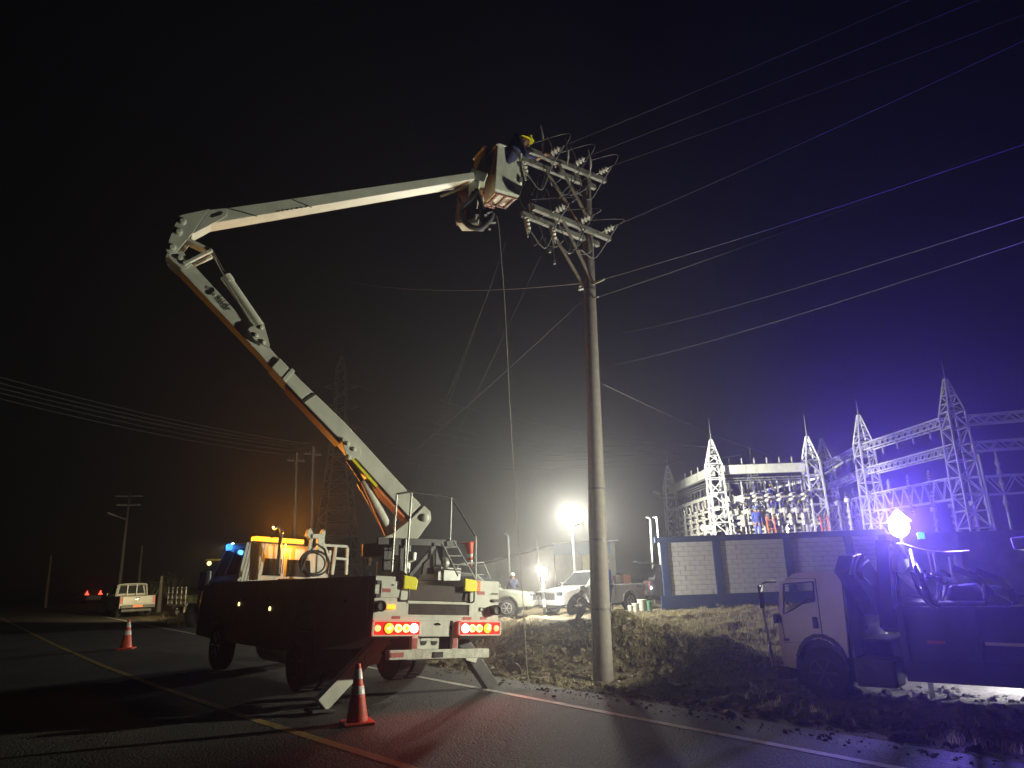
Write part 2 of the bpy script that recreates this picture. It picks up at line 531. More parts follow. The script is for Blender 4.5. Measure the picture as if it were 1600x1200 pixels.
def height(x, y):
    s, u = su(x, y)
    z = 0.
    if s > .5:
        z = -.05 * sm(.5, 1.2, s)
        near = 1 - sm(13, 19, u)                    # dug-over roadside by the pole and lot; the far verge stays level with the road
        z -= (.24 * sm(1.0, 3.0, s)) * near
        # bank up to the yard
        leftish = 1 - sm(2.5, 6.0, x)
        z += .47 * (sm(4.2, 6.6, s) * leftish + sm(9, 19, s) * (1 - leftish)) * (near * .85 + .15)
        # spoil ridge running down to the lot
        for (ax, ay, ah, bx, by, bh, w) in ((-.6, 17.4, .14, 2.2, 16.7, .46, .45), (2.2, 16.7, .46, 4.9, 14.2, .20, .40)):
            dx, dy = bx - ax, by - ay; L = dx * dx + dy * dy
            t = max(0, min(1, ((x - ax) * dx + (y - ay) * dy) / L))
            d2 = (x - ax - t * dx) ** 2 + (y - ay - t * dy) ** 2
            z += (ah + (bh - ah) * t) * math.exp(-d2 / (2 * w * w))
        rough = sm(1.0, 3.2, s) * (1 - .75 * sm(30, 60, y))
        lot = sm(3.6, 5.2, x) * (1 - sm(14, 17, y))
        rough *= 1 - .75 * lot
        if y < 70:
            z += rough * (.15 * NZ.noise(V((x * .9, y * .9, 0))) + .12 * NZ.noise(V((x * 2.3, y * 2.3, 3))) + .075 * NZ.noise(V((x * 6, y * 6, 7))))
    elif s < -9:
        z = -.1 * sm(-9, -11, s)
    return z


def axis_vals(segs):
    v = []
    for a, b, st in segs:
        n = max(1, int(round((b - a) / st)))
        v += [a + (b - a) * i / n for i in range(n)]
    v.append(segs[-1][1])
    return v


ss = axis_vals([(.9, 2.2, .16), (2.2, 9, .1), (9, 16, .22), (16, 40, .8), (40, 120, 5), (120, 330, 25)])
uu = axis_vals([(-60, -14, 3), (-14, -6, .5), (-6, 15, .1), (15, 32, .3), (32, 70, 1), (70, 130, 5), (130, 330, 20)])
g = MB()
for s_ in ss:
    for u_ in uu:
        x, y = xy(s_, u_)
        g.v.append(V((x, y, height(x, y) - (0.012 if s_ < .95 else 0))))
nu = len(uu)
for i in range(len(ss) - 1):
    for j in range(nu - 1):
        g.f.append([i * nu + j, (i + 1) * nu + j, (i + 1) * nu + j + 1, i * nu + j + 1]); g.mi.append(0)
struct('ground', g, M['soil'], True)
g = MB()
for a, b in ((-9.2, 1.0),):
    us = axis_vals([(-60, 330, 10)])
    for u_ in us:
        x, y = xy(a, u_); g.v.append(V((x, y, 0)))
        x, y = xy(b, u_); g.v.append(V((x, y, -.03)))
    n = len(us)
    # keep the lane flat: a mid row at the shoulder break
    mids = []
    for u_ in us:
        x, y = xy(.45, u_); g.v.append(V((x, y, 0)))
    for j in range(n - 1):
        g.f.append([2 * j, 2 * n + j, 2 * n + j + 1, 2 * j + 2]); g.mi.append(0)
        g.f.append([2 * n + j, 2 * j + 1, 2 * j + 3, 2 * n + j + 1]); g.mi.append(0)
struct('road', g, M['asphalt'])
g = MB()
for u_ in (-60, 330):
    for s_ in (-330, -9.15):
        x, y = xy(s_, u_); g.v.append(V((x, y, -.01 if s_ > -10 else -.3)))
g.f.append([0, 1, 3, 2]); g.mi.append(0)
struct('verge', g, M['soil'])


def strip(pts, w, z):
    g = MB(); b = []
    for i, p in enumerate(pts):
        d = (V(pts[min(i + 1, len(pts) - 1)]) - V(pts[max(i - 1, 0)])).normalized()
        nrm = V((-d.y, d.x)) * w / 2
        g.v += [V((p[0] + nrm.x, p[1] + nrm.y, z)), V((p[0] - nrm.x, p[1] - nrm.y, z))]
    for i in range(len(pts) - 1):
        g.f.append([2 * i, 2 * i + 1, 2 * i + 3, 2 * i + 2]); g.mi.append(0)
    return g


struct('edge_line', strip([xy(0, u) for u in (-40, 0, 20, 40, 60, 120, 250)], .11, .004), M['line_w'])
struct('centre_line', strip([(9.5, -5.5), (3.9, 1.4), (-1.07, 7.26), (-3.45, 9.92), (-6.5, 13.5), (-9.59, 17.26), (-15.66, 24.96), (-36, 51.35), (-90, 121)], .13, .004), M['line_y'])

# dry grass, clods: masses nobody could count
def grass(name, spots, n, hmin, hmax, m, spread):
    g = MB(); rnd = random.Random(hash(name) % 1000)
    rnd = random.Random(len(name) * 7 + n)
    for _ in range(n):
        cx, cy = rnd.choice(spots)
        x = cx + rnd.gauss(0, spread); y = cy + rnd.gauss(0, spread)
        s_, u_ = su(x, y)
        if s_ < 1.05: continue
        z = height(x, y) - .01
        for k in range(5):
            a = rnd.uniform(0, 2 * PI); h = rnd.uniform(hmin, hmax); l = rnd.uniform(.2, .9) * h
            bx = x + rnd.gauss(0, .03); by = y + rnd.gauss(0, .03); w = rnd.uniform(.004, .009)
            t = V((bx + math.cos(a) * l, by + math.sin(a) * l, z + h))
            mdp = V((bx + math.cos(a) * l * .35, by + math.sin(a) * l * .35, z + h * .62))
            px = V((-math.sin(a), math.cos(a), 0)) * w
            b0 = V((bx, by, z))
            g.add([b0 - px, b0 + px, mdp + px * .8, mdp - px * .8, t], [(0, 1, 2, 3), (3, 2, 4)])
    return tag(obj(name, g, m), 'dry straw coloured grass on the roadside earth', 'grass', kind='stuff')


spots = []
rnd = random.Random(3)
for _ in range(120):
    u_ = rnd.uniform(-6, 14); s_ = rnd.uniform(1.3, 9)
    x, y = xy(s_, u_)
    if 4.2 < x < 12 and 8 < y < 14.5 and rnd.random() < .85: continue
    spots.append((x, y))
for _ in range(170):
    t = rnd.random() ** 1.3; spots.append((2.0 + 2.9 * t + rnd.gauss(0, .2), 16.8 - 2.5 * t + rnd.gauss(0, .2)))
grass('grass', spots, 3000, .03, .14, M['grass'], .26)
spots = [xy(rnd.uniform(1.6, 7), rnd.uniform(14, 40)) for _ in range(160)]
grass('verge_grass', spots, 5000, .08, .4, M['grass'], .5)
spots = [(rnd.uniform(4, 9.5), rnd.uniform(16.5, 29)) for _ in range(160)]
grass('bank_grass', spots, 4500, .04, .18, M['grass'], .5)


def clods(n, region, rmin, rmax, name, m):
    g = MB(); rnd = random.Random(n)
    for _ in range(n):
        x, y = region(rnd)
        s_, u_ = su(x, y)
        if s_ < (.25 if name == 'edge_gravel' else 1.1): continue
        r = rmin + (rmax - rmin) * rnd.random() ** 5
        b = len(g.v)
        g.ball((x, y, height(x, y) + r * .15), r, 6, 4, (rnd.uniform(.7, 1.3), rnd.uniform(.7, 1.3), rnd.uniform(.45, .8)))
        for i in range(b, len(g.v)):
            g.v[i] += V((rnd.uniform(-1, 1), rnd.uniform(-1, 1), rnd.uniform(-1, 1))) * r * .28
    return tag(obj(name, g, m), 'loose clods and rubble over the dug earth', 'rubble', kind='stuff')


def reg1(r):
    t = r.random(); k = r.random()
    if k < .3: return 2.4 + 2.5 * t + r.gauss(0, .4), 16.6 - 2.3 * t + r.gauss(0, .45)
    if k < .62: return r.uniform(-1.5, 3.5), r.uniform(16, 22)
    if k < .72: return xy(r.uniform(1.2, 7), r.uniform(14, 34))
    return xy(r.uniform(1.2, 6), r.uniform(-5, 14))


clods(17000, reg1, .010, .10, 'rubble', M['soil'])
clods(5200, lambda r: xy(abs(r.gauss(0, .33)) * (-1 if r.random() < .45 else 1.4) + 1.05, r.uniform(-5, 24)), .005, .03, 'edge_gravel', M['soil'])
clods(420, reg1, .012, .06, 'gravel', M['stone'])

# ------------------------------------------------------------------ wheels (built about the axle, axle along local x)
def wheel(parent, c, r, w, name='wheel', dual=0, side=1, spokes=6, rimmat='rim'):
    c = V(c)
    g = MB(); ax = V((1, 0, 0))
    g.lathe([(r * .62, -w / 2), (r * .93, -w / 2), (r, -w * .36), (r, w * .36), (r * .93, w / 2), (r * .62, w / 2)], c, ax, 28)
    for k in range(28):
        a = 2 * PI * k / 28
        q = V((0, math.cos(a), math.sin(a)))
        g.beam(c + q * r * .985 - ax * w * .42, c + q * r * .985 + ax * w * .42, r * .07, r * .05, up=q)
    o = obj(name, g, M['rubber'], parent, True)
    h = MB(); f = c + ax * side * w * .30
    h.lathe([(r * .60, -.03), (r * .60, .05), (r * .54, .06), (r * .5, .01), (r * .17, .0), (r * .15, .05), (r * .02, .055)], f, ax * side, 20)
    for k in range(spokes):
        a = 2 * PI * k / spokes
        q = V((0, math.cos(a), math.sin(a)))
        h.beam(f + q * r * .12 + ax * side * .03, f + q * r * .56 + ax * side * .045, r * .13, .03, up=q.cross(ax))
    obj('rim', h, M[rimmat], o, True)
    return o


# ------------------------------------------------------------------ the bucket truck (local: x right, y forward, z up, origin on the road under its rear)
TH, TROLL = R(38.3), R(4)
BT = thing('bucket_truck', 'white bucket truck with amber light bar and two part boom raised to the pole', 'truck',
           (-1.2518, 10.8196, .0091), (0, TROLL, TH))
TW = TM[BT.name]; TI = TW.inverted()


def tp(px, py, yl):
    """photo point on the truck's own cross plane y = yl, in truck coordinates"""
    d = TI.to_3x3() @ ray(px, py); c = TI @ CAMP
    return c + d * ((yl - c.y) / d.y)


P = lambda name, g, m, par=BT, **k: obj(name, g, M[m] if isinstance(m, str) else m, par, **k)
HW = 1.07
# --- body side lockers: left and right, with wheel arch
for sx in (-1, 1):
    g = MB()
    pts = [(0, .87), (0, 1.67), (6.15, 1.67), (6.15, .50), (3.2, .50)]
    for k in range(9):
        a = PI * k / 8
        pts.append((2.45 + .62 * math.cos(a), .52 + .58 * math.sin(a)))
    pts += [(1.7, .60), (.9, .70)]
    x0 = sx * HW
    g.prism([(x0, y, z) for y, z in pts], (-sx * .54, 0, 0))
    body = P('side_locker', g, ['white', 'side_shaded'][0 if sx > 0 else 1] if False else ('white' if sx > 0 else 'side_shaded'), bevel=.015,
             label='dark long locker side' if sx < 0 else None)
    # locker doors, proud of the side
    for y0, y1, z0, z1 in ((.15, 1.5, .92, 1.56), (1.6, 3.3, 1.18, 1.56), (3.4, 4.7, .60, 1.56), (4.8, 6.0, .60, 1.56)):
        d = MB().box((x0 - .006 if sx < 0 else x0 - .01, y0, z0), (x0 + .01 if sx < 0 else x0 + .006, y1, z1))
        dd = obj('locker_door', d, M['side_shaded'] if sx < 0 else M['white'], body, bevel=.004)
    for y0 in (.85, 2.45, 4.05, 5.4):
        obj('latch', MB().box((x0 - .02 if sx < 0 else x0, y0 - .06, 1.3), (x0 if sx < 0 else x0 + .02, y0 + .06, 1.34)), M['darksteel'], body)
# white rear end faces of the two lockers (as painted plates, 6 mm proud)
for sx in (-1, 1):
    g = MB().box((min(sx * HW, sx * .53), -.02, .875), (max(sx * HW, sx * .53), -.003, 1.665))
    rp = P('rear_panel', g, 'white', bevel=.006)
    if sx < 0:
        d = MB().box((-.98, -.032, 1.38), (-.66, -.0205, 1.60)); dd = obj('hatch', d, M['white'], rp, bevel=.004)
        obj('keyhole', MB().lathe([(.012, 0), (.012, .01)], (-.80, -.032, 1.55), (0, -1, 0), 10), M['black'], rp)
        obj('sticker', MB().box((-.96, -.0345, 1.45), (-.83, -.0325, 1.50)), M['sticker'], rp)
        for z in (1.58, 1.40):
            obj('hinge', MB().box((-1.06, -.05, z - .025), (-.99, -.021, z + .025)), M['darksteel'], rp)
    else:
        obj('sticker', MB().box((.66, -.0225, 1.46), (.80, -.0205, 1.51)), M['sticker'], rp)
        obj('latch', MB().box((.95, -.05, 1.36), (1.05, -.021, 1.40)), M['darksteel'], rp)
        obj('latch', MB().box((.93, -.035, 1.47), (1.05, -.021, 1.49)), M['darksteel'], rp)
    # grab handle, big black plug, small marker
    xh = sx * .565
    obj('grab_handle', MB().tube([(xh, -.02, 1.34), (xh, -.075, 1.36), (xh, -.08, 1.42), (xh, -.075, 1.5), (xh, -.02, 1.52)], .013, 8), M['black'], rp, smooth=True)
    xp = -.99 if sx < 0 else .985
    obj('plug', MB().lathe([(.075, 0), (.075, .09), (.06, .10), (.055, .085), (.0, .08)], (xp, -.02, 1.265 if sx < 0 else 1.24), (0, -1, 0), 18), M['black'], rp, smooth=True)
    if sx < 0:
        P('marker_lamp', MB().box((-.87, -.05, 1.225), (-.74, -.0205, 1.285)), 'e_amber', bevel=.008)
    else:
        obj('bracket', MB().tube([(.72, -.03, 1.23), (.84, -.03, 1.22), (.84, -.03, 1.27), (.72, -.03, 1.27), (.72, -.03, 1.23)], .008, 6), M['steel'], rp)
# middle: floor, tailgate board, bar, mesh, lower panel
P('deck', MB().box((-.53, .02, .95), (.53, 6.15, 1.0)), 'dark_int')
tg = P('tailgate', MB().box((-.53, .0, 1.345), (.53, .05, 1.57)), 'dark_int', bevel=.01)
obj('bar', MB().box((-.545, -.03, 1.305), (.545, 0, 1.345)), M['white'], tg, bevel=.006)
g = MB()
g.box((-.55, -.022, 1.13), (.55, -.002, 1.155)); g.box((-.55, -.022, 1.155), (-.525, -.002, 1.30)); g.box((.525, -.022, 1.155), (.55, -.002, 1.30))
fr = P('screen_frame', g, 'white')
g = MB()
for i in range(34): g.box((-.52 + i * .0310, -.012, 1.157), (-.52 + i * .0310 + .008, -.006, 1.30))
for i in range(7): g.box((-.52, -.0055, 1.165 + i * .02), (.52, -.001, 1.171 + i * .02))
obj('wire_mesh', g, M['mesh'], fr)
obj('backing', MB().box((-.524, .004, 1.157), (.524, .02, 1.30)), M['dark_int'], fr)
P('lower_panel', MB().box((-.53, -.015, 1.08), (.53, .03, 1.128)), 'white')
mid = P('centre_panel', MB().box((-.32, -.012, .86), (.20, .03, 1.078)), 'white', bevel=.006)
obj('catch', MB().tube([(-.06, -.02, 1.03), (-.02, -.035, 1.04), (.02, -.02, 1.025)], .012, 6), M['black'], mid)
for x in (-.38, .30):
    st = P('hanger_post', MB().box((x - .05, -.01, .66), (x + .05, .06, 1.078)), 'white', bevel=.006)
    obj('sticker', MB().box((x - .04, -.013, .70), (x + .04, -.0105, .84)), M['sticker'], st)
pl = P('number_plate_board', MB().box((-.29, .05, .68), (.06, .07, .85)), 'white')
g = MB()
g.box((-.25, .042, .80), (.03, .048, .845))
obj('plate', g, M['plateW'], pl)
for x in (-.20, -.02):
    pts = [(x + .05 * math.cos(a), .04, .795 - .055 * math.sin(a)) for a in [PI * k / 8 for k in range(9)]]
    obj('tow_hole', MB().prism(pts, (0, .008, 0)), M['black'], pl)
P('chassis_rail', MB().box((-.42, .08, .62), (-.32, 8.0, .86)).box((.32, .08, .62), (.42, 8.0, .86)), 'darksteel')
P('gap_board', MB().box((.07, .09, .66), (.25, .11, 1.07)), 'black')
g = MB().box((-.82, -.10, .565), (.86, .02, .69))
bp_ = P('rear_bumper', g, 'tread', bevel=.006)
g = MB().box((-.80, -.108, .60), (-.60, -.1015, .66)); obj('sticker', g, M['sticker'], bp_)
obj('step_pad', MB().box((-.12, -.112, .585), (.04, -.1015, .66)), M['black'], bp_)
# reflective stickers above the lamps
for x0, x1, z in ((-.78, -.52, 1.115), (.42, .70, 1.115), (.73, .96, 1.118)):
    P('sticker', MB().box((x0, -.024, z - .02), (x0 + (x1 - x0) * .52, -.0205, z + .02)), 'sticker')
# tail lamp clusters
for sx in (-1, 1):
    xo, xi = sx * 1.08, sx * .34
    g = MB().box((min(xo, xi), -.06, .87), (max(xo, xi), -.0205, 1.08))
    tl = P('tail_lamp_cluster', g, 'red_lens', bevel=.01)
    rim_ = MB()
    for z in (.872, 1.062): rim_.box((min(xo, xi), -.078, z), (max(xo, xi), -.0605, z + .016))
    for x in (xo, xi - sx * 0.02): rim_.box((x - .012, -.078, .888), (x + .012, -.0605, 1.062))
    obj('cluster_frame', rim_, M['white'], tl)
    for fx, m, r in ((.10, 'e_red', .045), (.33, 'e_amber', .072), (.53, 'e_yellow', .055), (.70, 'e_yellow', .055), (.87, 'e_white', .062)):
        x = xo + (xi - xo) * fx
        ln = MB()
        c = (x, -.061, .975)
        ln.lathe([(r, 0), (r * .95, .018), (r * .5, .028), (0, .03)], c, (0, -1, 0), 18)
        if m == 'e_amber':     # the indicator shows a lit arrow
            lo = obj('indicator', ln, M['e_amber'], tl, smooth=True)
            a = MB(); dr = sx
            for tpnt in ([(-.5, .0), (.1, .55), (.1, .18), (.7, .18), (.7, -.18), (.1, -.18), (.1, -.55)],):
                a.prism([(x - dr * p * r * -.9 * -1, -.092, .975 + q * r * .9) for p, q in [(-pp, qq) for pp, qq in tpnt]], (0, -.004, 0))
            obj('arrow', a, M['e_yellow'], lo)
            ring = MB().tube([(x + r * 1.05 * math.cos(t), -.064, .975 + r * 1.05 * math.sin(t)) for t in [2 * PI * k / 20 for k in range(21)]], .008, 6)
            obj('bezel', ring, M['darksteel'], lo)
        elif m == 'e_yellow':
            lo = obj('lamp_ring', ln, M['e_yellow'], tl, smooth=True)
            obj('lamp_core', MB().lathe([(r * .55, 0), (r * .5, .006), (0, .008)], (x, -.091, .975), (0, -1, 0), 14), M['e_amber'], lo)
        else:
            obj('lamp', ln, M[m], tl, smooth=True)
    wl = TW @ V((sx * .75, -.22, .93))
    lamp('tail_light', 'SPOT', wl, 27, (1, .05, .04), .08, TW @ V((sx * .95, -2.4, .0)), 150, .8)
lamp('reversing_light', 'SPOT', TW @ V((.45, -.2, .95)), 130, (.95, .90, 1), .06, CW @ V((-1, .2, 1.3)) if False else V((4.3, 10.6, 1.2)), 46, .9)
# outriggers
for sx, x1, z1, y in ((-1, -1.52, -.07, .42), (1, 1.30, .03, .42)):
    a = V((sx * .62, y, .80)); b = V((x1, y, z1 + .06))
    g = MB().beam(a + V((0, .0, .05)), b, .20, .15, up=(0, 1, 0))
    og = P('outrigger', g, 'white' if sx < 0 else 'darksteel', bevel=.01)
    m_ = a.lerp(b, .42)
    obj('inner_leg', MB().beam(m_, b, .15, .11, up=(0, 1, 0)), M['arm_steel'], og)
    obj('foot', MB().box((x1 - .16, y - .14, z1 - .02), (x1 + .16, y + .14, z1 + .015)), M['darksteel'], og, bevel=.006)
    obj('knee_plate', MB().prism([(sx * .98, y - .10, .60), (sx * .70, y - .10, .62), (sx * .74, y - .10, .50), (sx * .92, y - .10, .46)], (0, .05, 0)), M['white'], og)
# wheels
for x, y, r, w in ((-.96, 2.45, .47, .27), (-.66, 2.45, .47, .26), (.96, 2.45, .47, .27), (.66, 2.45, .47, .26)):
    wheel(BT, (x, y, r + .07 * x), r, w, side=1 if x > 0 else -1, rimmat='darksteel')
P('rear_axle', MB().tube([(-.95, 2.45, .47), (.95, 2.45, .5)], .07, 10).ball((0, 2.45, .48), .19, 12, 8), 'darksteel', smooth=True)
for x in (-.92, .92):
    wheel(BT, (x, 6.95, .47 + .07 * x), .47, .28, side=1 if x > 0 else -1, rimmat='white')
for x in (-.8, .8):
    P('mudflap', MB().box((x - .3, 1.70, .35 + .07 * x), (x + .3, 1.715, .80)), 'rubber')
P('fuel_tank', MB().lathe([(.2, 0), (.26, .02), (.26, .9), (.2, .92)], (-.80, 3.6, .52), (0, 1, 0), 16), 'steel', smooth=True)
# cab: lower shell, upper shell, windows
low = [(6.2, .62), (6.2, 1.67), (8.35, 1.62), (8.5, 1.1), (8.5, .55), (7.5, .52)]
for k in range(9):
    a = PI * k / 8
    low.append((6.95 + .58 * math.cos(a), .52 + .5 * math.sin(a)))
low.append((6.35, .55))
g = MB().prism([(-HW, y, z) for y, z in low], (2 * HW, 0, 0))
cb = P('cab', g, 'side_shaded', bevel=.02, label='dark crew cab of the bucket truck')
up = MB()
a = [(-1.03, 6.22, 1.672), (1.03, 6.22, 1.672), (1.03, 8.3, 1.63), (-1.03, 8.3, 1.63)]
b = [(-.86, 6.28, 2.48), (.86, 6.28, 2.48), (.86, 7.75, 2.52), (-.86, 7.75, 2.52)]
up.hexa(a, b)
rf = obj('cab_top', up, M['white'], cb, bevel=.05)


def inset(q, u0, u1, v0, v1, off):
    """a thin slab on quad q (bl, br, tr, tl)"""
    bl, br, tr, tl = [V(p) for p in q]
    f = lambda u, v: (bl.lerp(br, u)).lerp(tl.lerp(tr, u), v)
    n = (br - bl).cross(tl - bl).normalized()
    pts = [f(u0, v0), f(u1, v0), f(u1, v1), f(u0, v1)]
    return MB().prism([p + n * off * .3 for p in pts], n * off)


obj('side_window', inset([a[3], a[0], b[0], b[3]], .12, .5, .2, .85, .008), M['glass'], cb)
obj('side_window', inset([a[3], a[0], b[0], b[3]], .55, .93, .2, .85, .008), M['glass'], cb)
obj('rear_window', inset([a[0], a[1], b[1], b[0]], .24, .44, .18, .62, .008), M['glass'], cb)
obj('rear_window', inset([a[0], a[1], b[1], b[0]], .50, .78, .18, .62, .008), M['glass'], cb)
obj('windscreen', inset([a[2], a[3], b[3], b[2]], .08, .92, .15, .9, .008), M['glass'], cb)
for x in (-1.2,):
    obj('mirror', MB().box((x - .05, 8.1, 1.5), (x + .07, 8.16, 1.9)).tube([(x, 8.13, 1.9), (-1.0, 8.1, 2.0)], .015, 6), M['black'], cb, bevel=.01)
hd = P('headboard', MB(), 'white') if False else None
# corrugated headboard behind the cab (left part, as sloping ribs)
g = MB()
for i in range(7):
    x = -1.0 + i * .065
    g.beam((x, 6.19, 1.68), (x + .10, 6.19, 2.47), .05, .02, up=(0, 1, 0))
P('headboard_rib', g, 'white')
# light bar, blue beacon
lb = P('light_bar', MB().box((-.72, 6.42, 2.49), (.42, 6.66, 2.53)), 'black', bevel=.01)
for x0, x1 in ((-.70, -.36), (-.30, .02), (.03, .40)):
    obj('amber_lens', MB().box((x0, 6.40, 2.531), (x1, 6.68, 2.63)), M['e_bar'], lb, bevel=.02)
    c = TW @ V(((x0 + x1) / 2, 6.30, 2.74))
    lamp('amber_beacon', 'SPOT', c, 190, (1, .34, .025), .05, c + TW.to_3x3() @ V((.1, -.55, .8)), 150, .7)
lamp('amber_low', 'POINT', TW @ V((-.1, 5.95, 2.45)), 26, (1, .34, .025), .04)
bb = P('blue_beacon', MB().lathe([(.07, 0), (.075, .02), (.07, .12), (.03, .14)], (-.92, 7.35, 2.36), (-.15, 0, 1), 14), 'e_blue', smooth=True)
lamp('blue_beacon_light', 'POINT', TW @ V((-1.12, 7.35, 2.42)), 3, (.05, .25, 1), .05)
# side marker lamps on the dark side
for y, z in ((4.2, 1.17), (6.3, 1.23)):
    P('side_marker', MB().lathe([(.035, 0), (.035, .015), (.0, .025)], (-HW - .006, y - 1.35 + (.75 if y > 5 else 1.1), z), (-1, 0, 0), 12), 'e_yellow', smooth=True)


def wpt(px, py, yl): return tp(px, py, yl)


def ttube(name, pts, r, m, par=BT, n=8):
    return P(name, MB().tube(pts, r, n), m, par, smooth=True)


# exhaust stack with bent tip, boom rest, frames, hose coils (between cab and boom)
ttube('exhaust_stack', [wpt(434, 897, 6.0), wpt(438, 845, 6.0), wpt(440, 832, 6.0), wpt(438, 825, 6.0), wpt(432, 823, 6.0), wpt(428, 826, 6.0)], .045, 'chrome')
ttube('grab_rail', [wpt(441, 897, 6.05), wpt(446, 850, 6.05)], .018, 'white')
rest = MB()
rest.beam(wpt(497, 898, 5.0), wpt(499, 840, 5.0), .10, .10, up=(0, 1, 0))
rest.beam(wpt(486, 838, 5.0), wpt(504, 838, 5.0), .09, .16, up=(0, 1, 0))
rest.prism([wpt(486, 845, 4.96), wpt(492, 838, 4.96), wpt(486, 825, 4.96), wpt(482, 827, 4.96), wpt(479, 836, 4.96)], (0, .12, 0))
rest.prism([wpt(502, 845, 4.96), wpt(507, 846, 4.96), wpt(509, 830, 4.96), wpt(505, 827, 4.96), wpt(501, 837, 4.96)], (0, .12, 0))
rest.beam(wpt(487, 842, 4.98), wpt(479, 872, 4.98), .06, .05, up=(0, 1, 0))
rest.beam(wpt(503, 842, 4.98), wpt(513, 872, 4.98), .06, .05, up=(0, 1, 0))
P('boom_rest', rest, 'white', bevel=.008)
for rr, dx in ((1, 0), (.9, 3), (.82, -2)):
    pts = []
    for k in range(25):
        t = 2 * PI * k / 24
        pts.append(wpt(491 + dx + 23 * rr * math.cos(t), 880 + 20 * rr * math.sin(t), 4.5 + .05 * math.sin(3 * t) + .1 * rr))
    ttube('hose_coil', pts, .018, 'cable')
fr = MB()
for a_, b_ in (((519, 898), (525, 853)), ((541, 898), (543, 855)), ((508, 852), (543, 854)), ((522, 872), (542, 874)), ((511, 896), (516, 860))):
    fr.beam(wpt(*a_, 5.4), wpt(*b_, 5.4), .055, .055, up=(0, 1, 0))
P('ladder_rack', fr, 'white', bevel=.006)
g = MB()
g.box((-.30, 5.2, 1.0), (.5, 5.9, 1.75))
P('tool_box', g, 'dark_int', bevel=.02)
ttube('hydraulic_hose', [wpt(470, 893, 4.4), wpt(480, 866, 4.4), wpt(495, 850, 4.4), wpt(507, 858, 4.4), wpt(514, 880, 4.4), wpt(511, 897, 4.4)], .022, 'cable')
# wheel chocks (yellow) hung at the gap
for x, y in ((-.545, -.075), (.50, -.075)):
    k = P('wheel_chock', MB().prism([(x - .11, y, 1.50), (x + .11, y, 1.49), (x + .13, y, 1.63), (x + .085, y, 1.67), (x - .11, y, 1.69)], (0, .055, 0)), 'yellow_strip', bevel=.015)
P('amber_reflector', MB().box((.60, -.05, 1.50), (.70, -.021, 1.66)), 'orange_strip', bevel=.01)
# platform, posts and rails above the rear deck
g = MB()
g.beam(wpt(590, 845, .5), wpt(712, 849, .5), .10, .06, up=(0, 1, 0))
g.beam(wpt(590, 845, 1.2), wpt(712, 849, 1.2), .10, .06, up=(0, 1, 0))
P('platform_beam', g, 'darksteel')
g = MB()
for a_, b_ in (((602, 850), (601, 892)), ((609, 850), (606, 892)), ((627, 852), (626, 892)), ((683, 852), (682, 905)), ((688, 850), (687, 905)), ((640, 900), (680, 852))):
    g.beam(wpt(*a_, .9), wpt(*b_, .9), .06, .06, up=(0, 1, 0))
P('support_frame', g, 'darksteel')
g = MB()
for X in (0,):
    g.prism([wpt(660, 897, .85), wpt(679, 897, .85), wpt(676, 868, .85), wpt(663, 880, .85)], (0, .05, 0))
P('control_box', g, 'dark_int')
RAIL = [((620, 772), (612, 893), 'steel'), ((643, 769), (634, 897), 'steel'), ((705, 777), (703, 845), 'steel'), ((743, 838), (743, 907), 'steel'),
        ((620, 772), (643, 768), 'darksteel'), ((643, 769), (705, 777), 'darksteel'), ((705, 777), (743, 838), 'darksteel'),
        ((634, 842), (632, 895), 'steel')]
for a_, b_, m in RAIL:
    ttube('rail', [wpt(*a_, .45), wpt(*b_, .45)], .016, m)
for q in (((690, 848), (716, 900)), ((709, 846), (742, 903))):
    ttube('ladder_stile', [wpt(*q[0], .4), wpt(*q[1], .25)], .014, 'steel')
for t in (.15, .4, .65, .9):
    p = wpt(690, 848, .4).lerp(wpt(716, 900, .25), t); q = wpt(709, 846, .4).lerp(wpt(742, 903, .25), t)
    ttube('ladder_rung', [p, q], .012, 'steel', n=6)
g = MB().box((.42, .75, 1.67), (.86, 1.25, 1.84)); g.box((.45, .72, 1.85), (.84, 1.22, 1.88))
P('locker_lid', g, 'steel', bevel=.01)
P('winch', MB().lathe([(.06, 0), (.10, .02), (.10, .08), (.05, .10), (.05, .22), (.10, .24), (.10, .30)], (.62, 1.3, 1.98), (1, 0, 0), 12), 'steel', smooth=True)
ttube('side_rail', [wpt(712, 890, .6), wpt(718, 881, .6), wpt(755, 879, .6), wpt(766, 905, .6)], .016, 'steel')
# little clutter on the left deck edge
for q in ((566, 858), (572, 866), (577, 878)):
    p = wpt(*q, 2.0)
    P('hydraulic_valve', MB().cbox(p, (.05, .05, .12)).tube([p, p + V((.05, 0, -.25))], .012, 6), 'chrome')
# ------- pedestal and turret
TC_ = TW @ V((.02, 1.5, 0))
BUCK = at(785, 270, 13.1)
e2 = V((BUCK.x - TC_.x, BUCK.y - TC_.y, 0)).normalized()
nB = V((e2.y, -e2.x, 0))
if nB.dot(CAMP - TC_) < 0: nB = -nB
FP = V((TC_.x, TC_.y, 0)) + nB * .19           # plane of the boom's near cheek


def bp(px, py, off=0.):
    return onp(px, py, FP + nB * off, nB)


def plate(name, pts, th, m, par, off=0., bevel=.01, label=None):
    """outline on the boom plane, off = how far its near face stands proud, th = thickness going back"""
    g = MB().prism([bp(x, y) + nB * off for x, y in pts], -nB * th)
    return obj(name, g, M[m], par, bevel=bevel, world=True, label=label)


